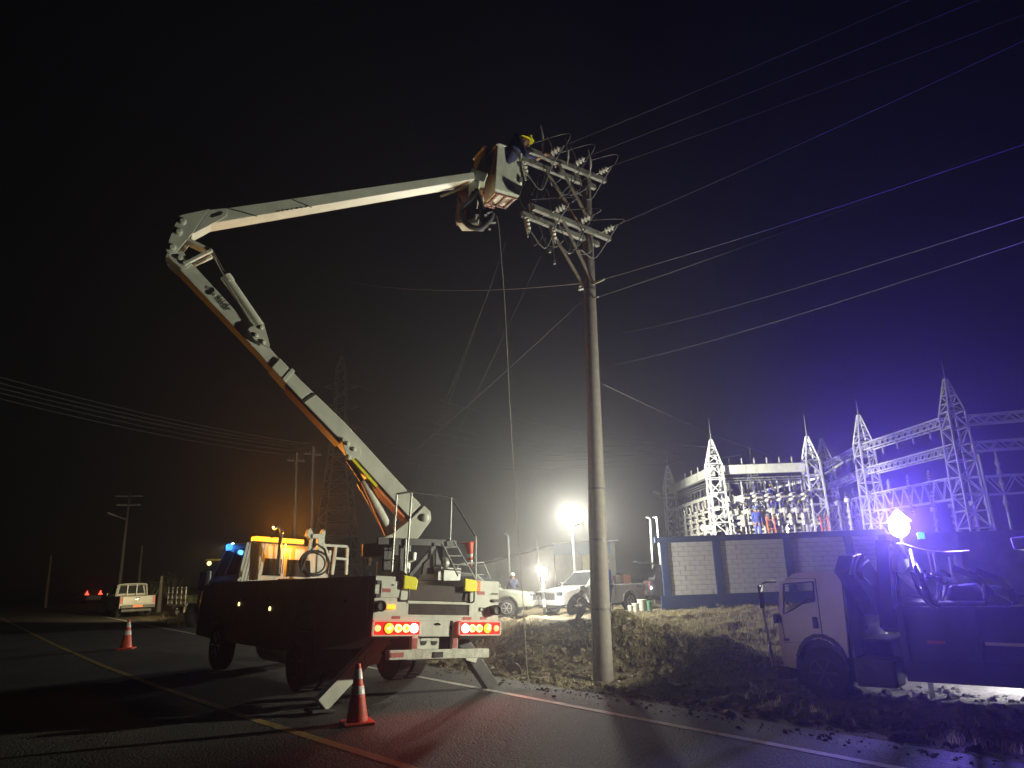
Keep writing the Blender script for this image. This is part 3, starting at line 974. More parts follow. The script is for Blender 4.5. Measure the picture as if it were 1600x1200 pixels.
P('pedestal', MB().lathe([(.36, 1.0), (.36, 1.15), (.27, 1.2), (.27, 1.95), (.36, 2.0), (.36, 2.12)], (.02, 1.5, 0), (0, 0, 1), 24), 'boom', smooth=True)
tur = plate('turret', [(598, 840), (612, 834), (640, 812), (662, 790), (672, 800), (673, 813), (655, 838), (648, 845), (600, 846)], .40, 'boom', BT, .03)
obj('turret_base', MB().tube([TC_ + V((0, 0, 2.05)), TC_ + V((0, 0, 2.25))], .40, 24), M['darksteel'], tur, world=True)
for px, py in ((664, 809),):
    c = bp(px, py, .03)
    obj('pivot_pin', MB().lathe([(.065, 0), (.065, .03), (.04, .045), (0, .045)], c, nB, 16), M['boom'], tur, smooth=True, world=True)
# ------- lower boom
lbm = plate('lower_boom', [(641, 810), (600, 765), (553, 713), (533, 689), (475, 629), (424, 574), (437, 559), (469, 593), (538, 659), (637, 767), (655, 785), (664, 800), (655, 814)],
            .36, 'boom', BT, .0, .012)
obj('inner_section', MB().prism([bp(x, y) - nB * .04 for x, y in ((430, 580), (407, 553), (281, 420), (292, 402), (305, 415), (422, 542), (441, 564))], -nB * .28), M['boom'], lbm, bevel=.01, world=True)
obj('section_collar', MB().prism([bp(x, y, .0) + nB * .012 for x, y in ((445, 597), (441, 592), (456, 575), (461, 580))], -nB * .384), M['boom'], lbm, bevel=.004, world=True)
obj('section_collar', MB().prism([bp(x, y, .0) + nB * .012 for x, y in ((474, 630), (471, 627), (490, 614), (493, 617))], -nB * .384), M['darksteel'], lbm, world=True)
# orange underside wear strip and yellow reflective tape under the base section
obj('wear_strip', MB().prism([bp(x, y) - nB * .03 for x, y in ((452, 604), (533, 690), (531.5, 693), (449.5, 606))], -nB * .30), M['liner'], lbm, world=True)
obj('reflective_tape', MB().prism([bp(x, y) - nB * .02 for x, y in ((553, 714), (592, 758), (588, 761), (549, 717))], -nB * .32), M['yellow_strip'], lbm, world=True)
obj('wear_strip', MB().prism([bp(x, y) - nB * .03 for x, y in ((592, 758.5), (641, 811), (636, 813), (588, 761.5))], -nB * .30), M['orange_strip'], lbm, world=True)
k = plate('cylinder_bracket', [(533.5, 685.5), (538, 684), (562, 702), (563, 709.5), (557.5, 715.5), (545.5, 719), (541, 717)], .03, 'boom', BT, .035, .004)
for px, py in ((543, 693), (553, 702), (545, 714)):
    obj('bolt', MB().lathe([(.035, 0), (.035, .015), (.02, .025), (0, .025)], bp(px, py, .035), nB, 10), M['boom'], k, world=True)
k = plate('cylinder_bracket', [(387, 515.5), (391.6, 511), (412, 507), (421, 540), (420, 545), (396, 531)], .03, 'boom', BT, .035, .004)
for px, py in ((408, 512), (400, 524), (411.5, 534.5)):
    obj('bolt', MB().lathe([(.035, 0), (.035, .015), (.02, .025), (0, .025)], bp(px, py, .035), nB, 10), M['boom'], k, world=True)


def cyl(name, rod, bar, rr, br):
    g = MB().tube([bp(*bar[0], -.17), bp(*bar[1], -.17)], br, 18)
    o = obj(name, g, M['boom'], BT, True, world=True)
    a_, b_ = bp(*bar[0], -.17), bp(*bar[1], -.17); d = (b_ - a_).normalized()
    obj('gland', MB().tube([a_ - d * .03, a_ + d * .09], br * 1.15, 18), M['boom'], o, True, world=True)
    obj('rod', MB().tube([bp(*rod[0], -.17), bp(*rod[1], -.17)], rr, 12), M['chrome'], o, True, world=True)
    obj('oil_pipe', MB().tube([bp(rod[1][0] - 4, rod[1][1] + 1, -.0), bp(bar[1][0] - 8, bar[1][1] + 4, -.0)], .014, 6), M['orange_strip' if br > .082 else 'steel'], o, True, world=True)
    return o


cyl('lift_cylinder', ((543, 717), (568, 754)), ((568, 754), (610, 836)), .04, .095)
cyl('fold_cylinder', ((331, 393), (355, 436)), ((354, 434), (406, 510)), .028, .078)
# elbow: link arms, cheek plates
for a_, b_, off in (((292, 374), (330, 393), -.02), ((297, 382), (331, 399), -.30)):
    obj('link_arm', MB().beam(bp(*a_, off), bp(*b_, off), .05, .09, up=nB), M['boom'], BT, bevel=.006, world=True)
for a_, b_, off in (((289, 412), (331, 391), .01), ((303, 414), (331, 401), -.30)):
    obj('link_arm', MB().beam(bp(*a_, off), bp(*b_, off), .05, .08, up=nB), M['boom'], BT, bevel=.006, world=True)
for off in (.02, -.34):
    k = plate('elbow_cheek', [(261.5, 398.5), (272, 392), (285, 393), (298.5, 408), (297, 415), (292, 419), (281, 418), (266, 406)], .03, 'boom', BT, off, .004)
    for px, py in ((281, 403), (289, 411)):
        obj('pin', MB().lathe([(.045, 0), (.045, .02), (.03, .03), (0, .03)], bp(px, py, off), nB, 12), M['boom'], k, world=True)
# ------- upper boom
ub = plate('upper_boom', [(281, 348), (288, 336), (327, 329), (350, 325.5), (740, 268.5), (742, 279.5), (331, 349), (300, 366)], .33, 'boom', BT, .0, .01)
for off in (.035, -.36):
    k = plate('upper_boom_cheek', [(259.5, 388), (278.5, 339), (288, 336), (327, 328), (302, 364), (279, 391), (274, 397), (265, 398), (260, 394)], .03, 'boom', BT, off, .004)
    for px, py in ((285, 346), (279, 362.5), (269, 387)):
        obj('pin', MB().lathe([(.06, 0), (.06, .025), (.035, .04), (0, .04)], bp(px, py, off), nB, 12), M['boom'], k, world=True)
k = plate('stiffener_plate', [(327, 329), (350, 326), (354.5, 331), (354.5, 337), (345, 344), (302, 366)], .025, 'boom', BT, .03, .006)
sl_ = [(328, 340), (331, 336), (345, 331.5), (348, 333), (345, 337), (331, 341.5)]
obj('slot', MB().prism([bp(x, y, .0) + nB * .034 for x, y in sl_], -nB * .006), M['darksteel'], k, world=True)
for px in (402, 485):
    t = [(px - 47 if px == 402 else px - 21, 325.5 - .147 * ((px - 47 if px == 402 else px - 21) - 350))]
obj('seam', MB().beam(bp(356, 325.5, .004), bp(402, 338, .004), .012, .01, up=nB), M['black'], ub, world=True)
obj('seam', MB().beam(bp(456, 311.5, .004), bp(487, 324, .004), .012, .01, up=nB), M['black'], ub, world=True)
# dashes of lettering low on the upper boom
g = MB()
for i in range(7):
    x = 432 + i * 7.4; y = 336.5 - (x - 400) * .158 - .3
    w = [5, 3.5, 4, 2.5, 4.5, 3, 4][i]
    g.prism([bp(x, y, .003), bp(x + w, y - w * .158, .003), bp(x + w, y - w * .158 - 1.4, .003), bp(x, y - 1.4, .003)], nB * .003)
obj('lettering', g, M['black'], ub, world=True)


def text(body, size, o, ux, uy, m, parent, name='lettering'):
    """flat lettering standing at o with its baseline along ux and its height along uy"""
    cu = bpy.data.curves.new('t', 'FONT'); cu.body = body; cu.size = size; cu.extrude = .0015; cu.resolution_u = 3
    t = bpy.data.objects.new('t', cu); COL.objects.link(t)
    dg = bpy.context.evaluated_depsgraph_get(); dg.update()
    me = bpy.data.meshes.new_from_object(t.evaluated_get(dg))
    bpy.data.objects.remove(t)
    g = MB(); ux = V(ux).normalized(); uy = V(uy).normalized(); n = ux.cross(uy)
    for v in me.vertices: g.v.append(V(o) + ux * v.co.x + uy * v.co.y + n * v.co.z)
    for p in me.polygons: g.f.append(list(p.vertices)); g.mi.append(0)
    bpy.data.meshes.remove(me)
    return obj(name, g, M[m], parent, world=True)


uxb = (bp(420, 552, 0) - bp(320, 440, 0)).normalized(); uyb = nB.cross(uxb)
text('hidr', .17, bp(336, 467, -.03), uxb, uyb, 'black', lbm)
g = MB()
for px, py, r in ((331.5, 453, .042), (326.5, 457, .042)):
    g.lathe([(r, 0), (r, .006)], bp(px, py, -.038), nB, 6)
obj('emblem', g, M['black'], lbm, world=True)
g = MB()
for px, py, r in ((324.5, 449.5, .026), (334, 460, .026)):
    g.lathe([(r, 0), (r, .006)], bp(px, py, -.038), nB, 6)
obj('emblem', g, M['steel'], lbm, world=True)
# ------- buckets at the tip
Ab = at(773, 299, 12.75)
av, bv, cv = V((.50, .30, 0)), V((-.25, .44, .0)), V((.095, .02, 1.08))


def bucket(o, av, bv, cv, nm, lab, m='fibre'):
    g = MB(); t = .87
    q = lambda s, z: [o + cv * z + (av + bv) * .5 * (1 - s), o + cv * z + av - (av - bv) * 0 + (bv - av) * .5 * (1 - s), o + cv * z + av + bv - (av + bv) * .5 * (1 - s), o + cv * z + bv + (av - bv) * .5 * (1 - s)]
    # outer shell, open at the top: outer wall, rim, inner wall, inner floor
    rings = [q(.86, 0), q(1, .06), q(1.02, 1), q(.92, 1), q(.9, .1)]
    b = len(g.v)
    for r_ in rings: g.v += [V(p) for p in r_]
    for i in range(len(rings) - 1):
        for k in range(4):
            g.f.append([b + i * 4 + k, b + i * 4 + (k + 1) % 4, b + (i + 1) * 4 + (k + 1) % 4, b + (i + 1) * 4 + k]); g.mi.append(0)
    g.f.append([b + 3, b + 2, b + 1, b]); g.mi.append(0)
    e = b + 16
    g.f.append([e, e + 1, e + 2, e + 3]); g.mi.append(0)
    bk = obj(nm, g, M[m], BT, bevel=.02, world=True, label=lab)
    rim_ = MB()
    c = q(1.05, 1.0)
    for k in range(4): rim_.beam(c[k], c[(k + 1) % 4], .05, .04)
    obj('bucket_rim', rim_, M[m], bk, world=True, bevel=.01)
    rb = MB(); cc = q(.86, -.012)
    for t_ in (.12, .5, .88):
        rb.beam(cc[0].lerp(cc[1], t_), cc[3].lerp(cc[2], t_), .04, .03)
    rb.beam(cc[0], cc[1], .03, .03); rb.beam(cc[3], cc[2], .03, .03)
    obj('floor_rib', rb, M['liner'], bk, world=True)
    return bk


bk1 = bucket(Ab, av, bv, cv, 'bucket', None)
st = MB()
r0 = Ab + av * 1.0 + cv * .3
st.beam(r0, r0 + cv * .12, .12, .06); obj('step', st, M['fibre'], bk1, world=True, bevel=.01)
Bb = Ab + V((-.27, .36, .22))
bk2 = bucket(Bb, av, bv, cv * .98, 'bucket', None)
g = MB()
pts = [Bb + bv * .15 - av.normalized() * .04 + cv * -.05, Bb + bv * .95 - av.normalized() * .04 + cv * -.05, Bb + bv * .95 - av.normalized() * .04 + cv * .42, Bb + bv * .15 - av.normalized() * .04 + cv * .42]
g.prism(pts, -V((av.x, av.y, 0)).normalized() * .10)
obj('side_bracket', g, M['liner'], bk2, world=True, bevel=.02)
uxq = av.normalized(); 
g = MB()
for i in range(2):
    p = Bb + av * (.16 + .2 * i) + cv * .70 - V((av.y, -av.x, 0)).normalized() * -.012
    g.cbox(p, (.05, .012, .13))
obj('decal', g, M['black'], bk2, world=True)
# tip pedestal, levelling gear and hoses
tip = MB()
c0 = at(738, 292, 12.95)
tip.beam(at(735, 275, 12.85), at(760, 283, 12.85), .26, .22)
tip.beam(at(742, 285, 12.80), at(735, 352, 12.80), .20, .16, up=(0, 1, 0))
P('tip_pedestal', tip, 'fibre', world=True, bevel=.012)
g = MB().beam(at(727, 300, 13.00), at(722, 350, 13.00), .26, .22, up=(0, 1, 0)); P('rotator_cover', g, 'liner', world=True, bevel=.02)
g = MB().beam(at(718, 352, 12.85), at(752, 352, 12.75), .36, .08); P('tip_step', g, 'fibre', world=True, bevel=.01)
obj('levelling_rod', MB().tube([at(688, 307, 12.70), at(742, 287, 12.80)], .025, 8), M['boom'], ub, True, world=True)
for pts, r in ((((748, 300), (738, 312), (722, 326), (724, 342), (735, 354), (752, 356), (765, 344), (770, 334)), .055),
               (((744, 296), (752, 318), (752, 336), (758, 346), (768, 342)), .05),
               (((740, 300), (728, 318), (720, 318), (716, 310)), .04)):
    q = [at(x, y, 12.65) for x, y in pts]
    # smooth the path
    sm_ = []
    for i in range(len(q) - 1):
        p0, p1, p2, p3 = q[max(i - 1, 0)], q[i], q[i + 1], q[min(i + 2, len(q) - 1)]
        for t in (0, .25, .5, .75):
            sm_.append(.5 * ((2 * p1) + (p2 - p0) * t + (2 * p0 - 5 * p1 + 4 * p2 - p3) * t * t + (3 * p1 - p0 - 3 * p2 + p3) * t ** 3))
    sm_.append(q[-1])
    obj('hydraulic_hose', MB().tube(sm_, r, 10), M['cable'], BT, True, world=True)
g = MB()
rr = random.Random(5)
for i in range(9):
    p = at(rr.uniform(745, 772), rr.uniform(325, 358), 12.70)
    g.cbox(p, (rr.uniform(.05, .12), .08, rr.uniform(.05, .12)))
P('tip_valve_block', g, 'darksteel', world=True)

# ------------------------------------------------------------------ traffic cones
def cone(name, label, loc, rot=(0, 0, 0), h=.70):
    t = thing(name, label, 'traffic cone', loc, rot, 'traffic cones')
    k = h / .7
    g = MB(); g.box((-.19 * k, -.19 * k, 0), (.19 * k, .19 * k, .035 * k)); obj('base', g, M['cone'], t, bevel=.012)
    r = lambda z: (.135 - (.135 - .028) * (z / k - .035) / .665) * k
    g = MB().lathe([(r(.036 * k), .036 * k), (r(.7 * k), .7 * k), (r(.7 * k) * .6, .7 * k)], (0, 0, 0), (0, 0, 1), 28)
    obj('cone_body', g, M['cone'], t, True)
    for z0, z1 in ((.52, .64), (.34, .44)):
        z0 *= k; z1 *= k
        g = MB().lathe([(r(z0) + .002, z0), (r(z0) + .004, z0 + .002), (r(z1) + .004, z1 - .002), (r(z1) + .002, z1)], (0, 0, 0), (0, 0, 1), 28)
        obj('reflective_sleeve', g, M['cone_white'], t, True)
    return t


p = gp(558, 1131); cone('traffic_cone', 'orange cone with two white bands on the asphalt behind the bucket truck', (p.x, p.y, .001), (0, 0, .4), .69)
p = gp(197, 1014); cone('traffic_cone', 'small looking orange cone alone on the far lane towards the white pickup', (p.x, p.y, .001), (0, 0, .2), .80)
t = cone('traffic_cone', 'red cone hung upside down on the railing of the bucket truck', TW @ V((.90, .62, 2.30)), (R(180), R(-6), TH), .40)
# ------------------------------------------------------------------ people
HUE = {'w': ('coverall', 'skin', 'boot'), 'b': ('blue_cov', 'skin', 'boot'), 'g': ('grey_cov', 'skin', 'boot')}
J0 = dict(pelvis=(0, 0, .95), belly=(0, 0, 1.10), chest=(0, .0, 1.30), neck=(0, .0, 1.48), head=(0, .02, 1.60), crown=(0, .02, 1.70),
          shl=(-.19, 0, 1.42), ell=(-.24, -.02, 1.13), wrl=(-.25, .08, .89), shr=(.19, 0, 1.42), elr=(.24, -.02, 1.13), wrr=(.25, .08, .89),
          hil=(-.10, 0, .92), knl=(-.11, .03, .50), anl=(-.12, -.02, .09), tol=(-.13, .17, .035),
          hir=(.10, 0, .92), knr=(.11, .03, .50), anr=(.12, -.02, .09), tor=(.13, .17, .035))
RAD = dict(pelvis=.15, belly=.145, chest=.165, neck=.06, head=.095, crown=.075, shl=.085, shr=.085, ell=.055, elr=.055, wrl=.036, wrr=.036,
           hil=.11, hir=.11, knl=.075, knr=.075, anl=.055, anr=.055, tol=.04, tor=.04)
BON = [('pelvis', 'belly'), ('belly', 'chest'), ('chest', 'neck'), ('neck', 'head'), ('head', 'crown'), ('chest', 'shl'), ('shl', 'ell'), ('ell', 'wrl'),
       ('chest', 'shr'), ('shr', 'elr'), ('elr', 'wrr'), ('pelvis', 'hil'), ('hil', 'knl'), ('knl', 'anl'), ('anl', 'tol'), ('pelvis', 'hir'), ('hir', 'knr'), ('knr', 'anr'), ('anr', 'tor')]


def person(label, joints, loc, rotz, hue, helmet, group=None, extra=None, face=(0, 1, -.1)):
    J = {k: V(v) for k, v in {**J0, **joints}.items()}
    t = thing('person', label, 'person', loc, (0, 0, rotz), group)
    names = list(J); vs = [J[n] for n in names]; rs = [RAD[n] for n in names]
    es = [(names.index(a), names.index(b)) for a, b in BON]
    for sd in ('l', 'r'):
        w = J['wr' + sd]; d = (w - J['el' + sd]).normalized()
        side = d.cross(V((0, 0, 1)) if abs(d.z) < .8 else V((0, 1, 0))).normalized(); pn = d.cross(side)
        pi = len(vs); vs.append(w + d * .07); rs.append(.034); es.append((names.index('wr' + sd), pi))
        for k, (o, l) in enumerate(((-.03, .075), (-.01, .085), (.01, .08), (.03, .062))):
            a = len(vs); vs.append(w + d * .10 + side * o); rs.append(.010); es.append((pi, a))
            vs.append(w + d * (.10 + l * .55) + side * o - pn * .015); rs.append(.009); es.append((a, a + 1))
            vs.append(w + d * (.10 + l * .85) + side * o - pn * .045); rs.append(.008); es.append((a + 1, a + 2))
        a = len(vs); vs.append(w + d * .06 + side * .05); rs.append(.011); es.append((pi, a))
        vs.append(w + d * .10 + side * .065 - pn * .02); rs.append(.009); es.append((a, a + 1))
    me = bpy.data.meshes.new('skeleton'); me.from_pydata([tuple(v) for v in vs], es, [])
    o = bpy.data.objects.new('skeleton', me); COL.objects.link(o)
    sk = o.modifiers.new('s', 'SKIN'); sk.use_smooth_shade = True
    for i, r in enumerate(rs): me.skin_vertices[0].data[i].radius = (r, r)
    me.skin_vertices[0].data[0].use_root = True
    o.modifiers.new('u', 'SUBSURF').levels = 1
    o.modifiers['u'].render_levels = 1
    dg = bpy.context.evaluated_depsgraph_get(); dg.update()
    bm_ = bpy.data.meshes.new_from_object(o.evaluated_get(dg)); bm_.name = 'body'
    bpy.data.objects.remove(o)
    bm_.materials.clear()
    for m in HUE[hue]: bm_.materials.append(M[m])
    for p in bm_.polygons:
        c = p.center; mi = 0
        if (c - J['head']).length < .16 and (c - J['neck']).length > .05: mi = 1
        for sd in ('l', 'r'):
            if (c - J['wr' + sd]).length < .24 and (c - J['wr' + sd]).dot(J['wr' + sd] - J['el' + sd]) > 0.004: mi = 1
            if (c - J['to' + sd]).length < .16 or (c - J['an' + sd]).length < .06: mi = 2
        p.material_index = mi; p.use_smooth = True
    b = bpy.data.objects.new('body', bm_); COL.objects.link(b); b.parent = t
    TM[b.name] = TM[t.name]
    # face: eyes, nose, mouth, ears
    f = V(face).normalized(); hd = J['head']; up = (J['crown'] - J['neck']).normalized(); f = (f - up * f.dot(up)).normalized(); rt = f.cross(up)
    for s_ in (-1, 1):
        obj('eye', MB().ball(hd + f * .088 + rt * .033 * s_ + up * .02, .014, 8, 6), M['boot'], t, True)
        obj('ear', MB().ball(hd + rt * .098 * s_, .028, 8, 6, (.5, .7, 1.1)), M['skin'], t, True)
    obj('nose', MB().tube([hd + f * .085 + up * .02, hd + f * .118 - up * .018, hd + f * .09 - up * .026], [.01, .017, .012], 8), M['skin'], t, True)
    obj('mouth', MB().cbox(hd + f * .09 - up * .052, (.04, .012, .009)), M['boot'], t)
    # hard hat
    c = hd + up * .045
    g = MB()
    prof = [(.150, .0), (.128, .012), (.128, .03), (.118, .075), (.085, .108), (.04, .122), (0, .124)]
    g.lathe(prof, c, up, 20)
    g.prism([c + f * .12 + rt * .09, c + f * .185 + rt * .05, c + f * .185 - rt * .05, c + f * .12 - rt * .09], up * .012)
    g.beam(c + up * .118 - f * .09, c + up * .118 + f * .09, .03, .02, up=up)
    obj('hard_hat', g, M[helmet], t, True)
    # belt and reflective bands
    g = MB(); d = (J['chest'] - J['belly']).normalized()
    g.lathe([(.165, -.02), (.175, -.02), (.175, .02), (.165, .02)], J['belly'] * .5 + J['pelvis'] * .5, (J['belly'] - J['pelvis']), 16)
    obj('tool_belt', g, M['boot'], t, True)
    if extra:
        for a_, b_, fr_ in extra:
            p, q = J[a_], J[b_]
            obj('reflective_band', MB().tube([p.lerp(q, fr_ - .035), p.lerp(q, fr_ + .035)], RAD[b_] * .5 + RAD[a_] * .5 + .006, 14), M['stripe'], t, True)
    return t


def local_pose(loc, rotz, pts):
    Mi = (Matrix.Translation(V(loc)) @ Matrix.Rotation(rotz, 4, 'Z')).inverted()
    return {k: Mi @ v for k, v in pts.items()}


# the lineman, leaning out of the bucket to the crossarm
fl = Ab + (av + bv) * .5 + V((0, 0, .12))
hat = at(822, 215, 12.95); hipc = at(799, 243, 13.00)
ch = hat.lerp(hipc, .52) + V((-.05, 0, .02))
rt_ = V((.35, .93, 0)).normalized()
def W_(p): return V(p)
pts = dict(pelvis=hipc + V((0, 0, -.05)), belly=hipc.lerp(ch, .45), chest=ch, neck=hat + V((-.10, 0, -.24)), head=hat + V((-.02, 0, -.10)), crown=hat + V((.02, 0, .01)),
           shl=ch - rt_ * .17 + V((.07, 0, .12)), shr=ch + rt_ * .17 + V((.07, 0, .12)),
           ell=at(822, 243, 12.75), wrl=at(836, 247, 12.9), elr=at(832, 237, 13.15), wrr=at(846, 241, 13.2),
           hil=hipc - rt_ * .10 + V((0, 0, -.09)), hir=hipc + rt_ * .10 + V((0, 0, -.09)))
for s_, sg in (('l', -1), ('r', 1)):
    pts['kn' + s_] = fl + rt_ * .10 * sg + V((.06, 0, .45)); pts['an' + s_] = fl + rt_ * .10 * sg + V((0, 0, .08)); pts['to' + s_] = fl + rt_ * .10 * sg + V((.18, -.05, .04))
person('lineman in yellow helmet and navy coverall leaning out of the raised bucket to the crossarm', local_pose(fl, 0, pts), fl, 0, 'w', 'helmet_y',
       'line workers', face=(.85, -.5, -.25))
# the crouching worker by the pole
c0 = gp(905, 977, .17)
z0 = height(c0.x, c0.y)
crouch = dict(pelvis=(-.12, 0, .34), belly=(-.08, 0, .48), chest=(.08, 0, .66), neck=(.22, 0, .80), head=(.31, 0, .88), crown=(.36, 0, .96),
              shl=(.12, .17, .74), shr=(.12, -.17, .74), ell=(.36, .22, .55), wrl=(.52, .12, .42), elr=(.36, -.22, .55), wrr=(.52, -.1, .42),
              hil=(-.08, .11, .30), hir=(-.08, -.11, .30), knl=(.34, .16, .42), knr=(.34, -.16, .42), anl=(.10, .15, .09), anr=(.10, -.15, .09), tol=(.28, .16, .04), tor=(.28, -.16, .04))
person('person crouching over the dug earth beside the pole in white helmet and dark coverall', {k: V(v) for k, v in crouch.items()}, (c0.x - .15, c0.y, z0), R(-20), 'w', 'helmet_w',
       'line workers', [('shr', 'elr', .5), ('chest', 'belly', .5)], face=(.8, 0, -.6))
c0 = gp(953, 989, .1)
z0 = height(c0.x, c0.y)
person('person in blue coverall standing half hidden behind the near utility pole', dict(wrl=(-.1, .22, 1.05), wrr=(.12, .2, 1.05), tor=(.2, .14, .035)), (c0.x, c0.y, z0), R(100), 'b', 'helmet_w',
       'line workers', [('hil', 'knl', .8), ('hir', 'knr', .8), ('shr', 'elr', .6)])
c0 = gp(802, 951, .2)
z0 = height(c0.x, c0.y)
person('person standing dark against the lit yard left of the low floodlight', dict(wrl=(-.2, .2, 1.1), elr=(.3, .1, 1.15), wrr=(.18, .25, 1.2)), (c0.x, c0.y, z0), R(20), 'w', 'helmet_w', 'line workers',
       [('hil', 'knl', .85), ('hir', 'knr', .85)])

# ------------------------------------------------------------------ the utility pole
PB = gp(942, 1060, -.25); PB.z = height(PB.x, PB.y)
PT = at(915, 262, PB.y)
UP = thing('utility_pole', 'tall round concrete pole with two one sided crossarms full of insulators', 'utility pole', PB)
U_ = lambda name, g, m, par=UP, **k: obj(name, g, M[m] if isinstance(m, str) else m, par, world=True, **k)
pp = lambda z: PB.lerp(PT, (z - PB.z) / (PT.z - PB.z))
g = MB().tube([PB - V((0, 0, .4))] + [PB.lerp(PT, t) for t in (0, .2, .4, .6, .8, 1)], [.20, .195, .177, .157, .138, .118, .10], 28)
U_('shaft', g, 'concrete', smooth=True)
gw = [pp(z) + V((-.19 + .0085 * (z), -.06, 0)) for z in (-.2, 1, 2.2, 3.4)]
U_('earth_conduit', MB().tube(gw, .018, 8), 'steel', smooth=True)
for z in (1.0, 2.3, 3.3, 7.6, 9.2):
    r = .2 - (z - PB.z) * .0093
    U_('steel_band', MB().tube([pp(z - .02), pp(z + .02)], r + .006, 24), 'darksteel')
ARM_DIR = None


def strain(p, q, par=UP):
    d = (q - p).normalized(); L = (q - p).length
    prof = [(.012, 0), (.012, L * .22)]
    for k in range(3):
        z = L * (.25 + .17 * k)
        prof += [(.03, z), (.075, z + L * .05), (.072, z + L * .09), (.03, z + L * .13)]
    prof += [(.012, L * .80), (.012, L)]
    o = MB().lathe(prof, p, d, 12)
    return U_('strain_insulator', o, 'porcelain', par, smooth=True)


def postins(p, h=.32, m='brownporc', tilt=(0, 0, 1)):
    prof = [(.03, 0)]
    for k in range(5):
        z = h * (.1 + .15 * k)
        prof += [(.028, z), (.06, z + h * .04), (.03, z + h * .10)]
    prof += [(.022, h * .9), (.022, h)]
    return U_('post_insulator', MB().lathe(prof, p, tilt, 10), m, smooth=True)


def curve(pts, n=6):
    out = []
    for i in range(len(pts) - 1):
        p0, p1, p2, p3 = pts[max(i - 1, 0)], pts[i], pts[i + 1], pts[min(i + 2, len(pts) - 1)]
        for k in range(n):
            t = k / n
            out.append(.5 * ((2 * p1) + (p2 - p0) * t + (2 * p0 - 5 * p1 + 4 * p2 - p3) * t * t + (3 * p1 - p0 - 3 * p2 + p3) * t ** 3))
    return out + [pts[-1]]


WD = V((.83, -.55, 0)).normalized()           # line direction
WIRE_STARTS = []
for lvl, (e0, e1, dz) in enumerate((((925, 283), (819, 241), 0), ((932, 373), (824, 329), 0))):
    root = at(e0[0], e0[1], PB.y - .05); ZA = root.z
    endp = gp(e1[0], e1[1], ZA)
    ad = (endp - root).normalized()
    side = ad.cross(V((0, 0, 1))).normalized()
    if side.dot(WD) < 0: side = -side
    for sgn in (1, -1):
        o_ = side * .17 * sgn
        U_('crossarm', MB().beam(root - ad * .25 + o_, endp + o_, .09, .11), 'arm_steel', bevel=.004)
    for t in (.1, .45, .8):
        p = root.lerp(endp, t); U_('spacer_bolt', MB().tube([p + side * .24, p - side * .24], .012, 6), 'darksteel')
    zb = ZA - 1.12
    for sgn in (1, -1):
        U_('brace', MB().beam(root.lerp(endp, .62) + side * .2 * sgn, pp(zb) + side * .13 * sgn, .05, .04), 'arm_steel')
    L = (endp - root).length
    for k, t in enumerate((.04, .40, .76)):
        a0 = root.lerp(endp, t) + side * .2 + V((0, 0, .03))
        a1 = a0 + WD * .42 + V((0, 0, .07))
        strain(a0, a1); WIRE_STARTS.append((lvl, k, a1))
        # dropper standing rod (arrester) and fuse cutout on the other side
        q = root.lerp(endp, t + .10) - side * .16
        postins(q + V((0, 0, .05)), .34, 'porcelain' if k % 2 else 'brownporc', (ad * .12 + V((0, 0, 1))))
        rod = q + V((0, 0, .40))
        if lvl == 0:
            U_('lightning_rod', MB().tube(curve([rod - V((0, 0, .02)), rod + V((-.03, 0, .22)), rod + V((-.12, .0, .48))]), [.018] * 12 + [.012], 6), 'steel', smooth=True)
        cpt = root.lerp(endp, min(.97, t + .2)) - side * .1 + V((0, 0, -.10))
        cd_ = (V((0, 0, -1)) + ad * -.35 - side * .2).normalized()
        if k == 2 or (k == 1 and lvl == 1):
            c_ = U_('fuse_cutout', MB().lathe([(.03, 0), (.05, .03), (.03, .07), (.05, .11), (.03, .15), (.05, .19), (.03, .24), (.02, .28)], cpt, cd_, 10), 'porcelain', smooth=True)
            U_('fuse_tube', MB().tube([cpt + side * -.10 + V((0, 0, .05)), cpt + cd_ * .36 + side * -.06], .018, 8), 'steel', c_)
        # jumper loops
        pts = [a1 + WD * .05, a1 + WD * .1 + V((0, 0, .25 if lvl == 0 else .1)), q + V((0, 0, .42))]
        U_('jumper', MB().tube(curve(pts), .011, 6), 'wire', smooth=True)
        pts = [a1, a0 + V((.08, 0, -.28)), root.lerp(endp, t + .02) + V((0, 0, -.5 - .1 * k)), root.lerp(endp, t + .22) + V((0, 0, -.42)), cpt + cd_ * .3]
        U_('jumper', MB().tube(curve(pts), .012, 6), 'cable' if k == 1 else 'wire', smooth=True)
for a_ in (((829, 276), (817, 290), (812, 306), (815, 318), (822, 328)), ((853, 294), (858, 306), (860, 318), (862, 330)), ((890, 290), (880, 300), (872, 312), (868, 325)),
           ((924, 282), (915, 295), (903, 302), (890, 305)), ((932, 375), (926, 390), (915, 397), (902, 396)), ((846, 365), (853, 380), (868, 386), (880, 376)), ((850, 262), (852, 278), (866, 286), (876, 280))):
    U_('jumper', MB().tube(curve([at(x, y, 13.7) for x, y in a_]), .011, 6), 'wire', smooth=True)
rj = random.Random(8)
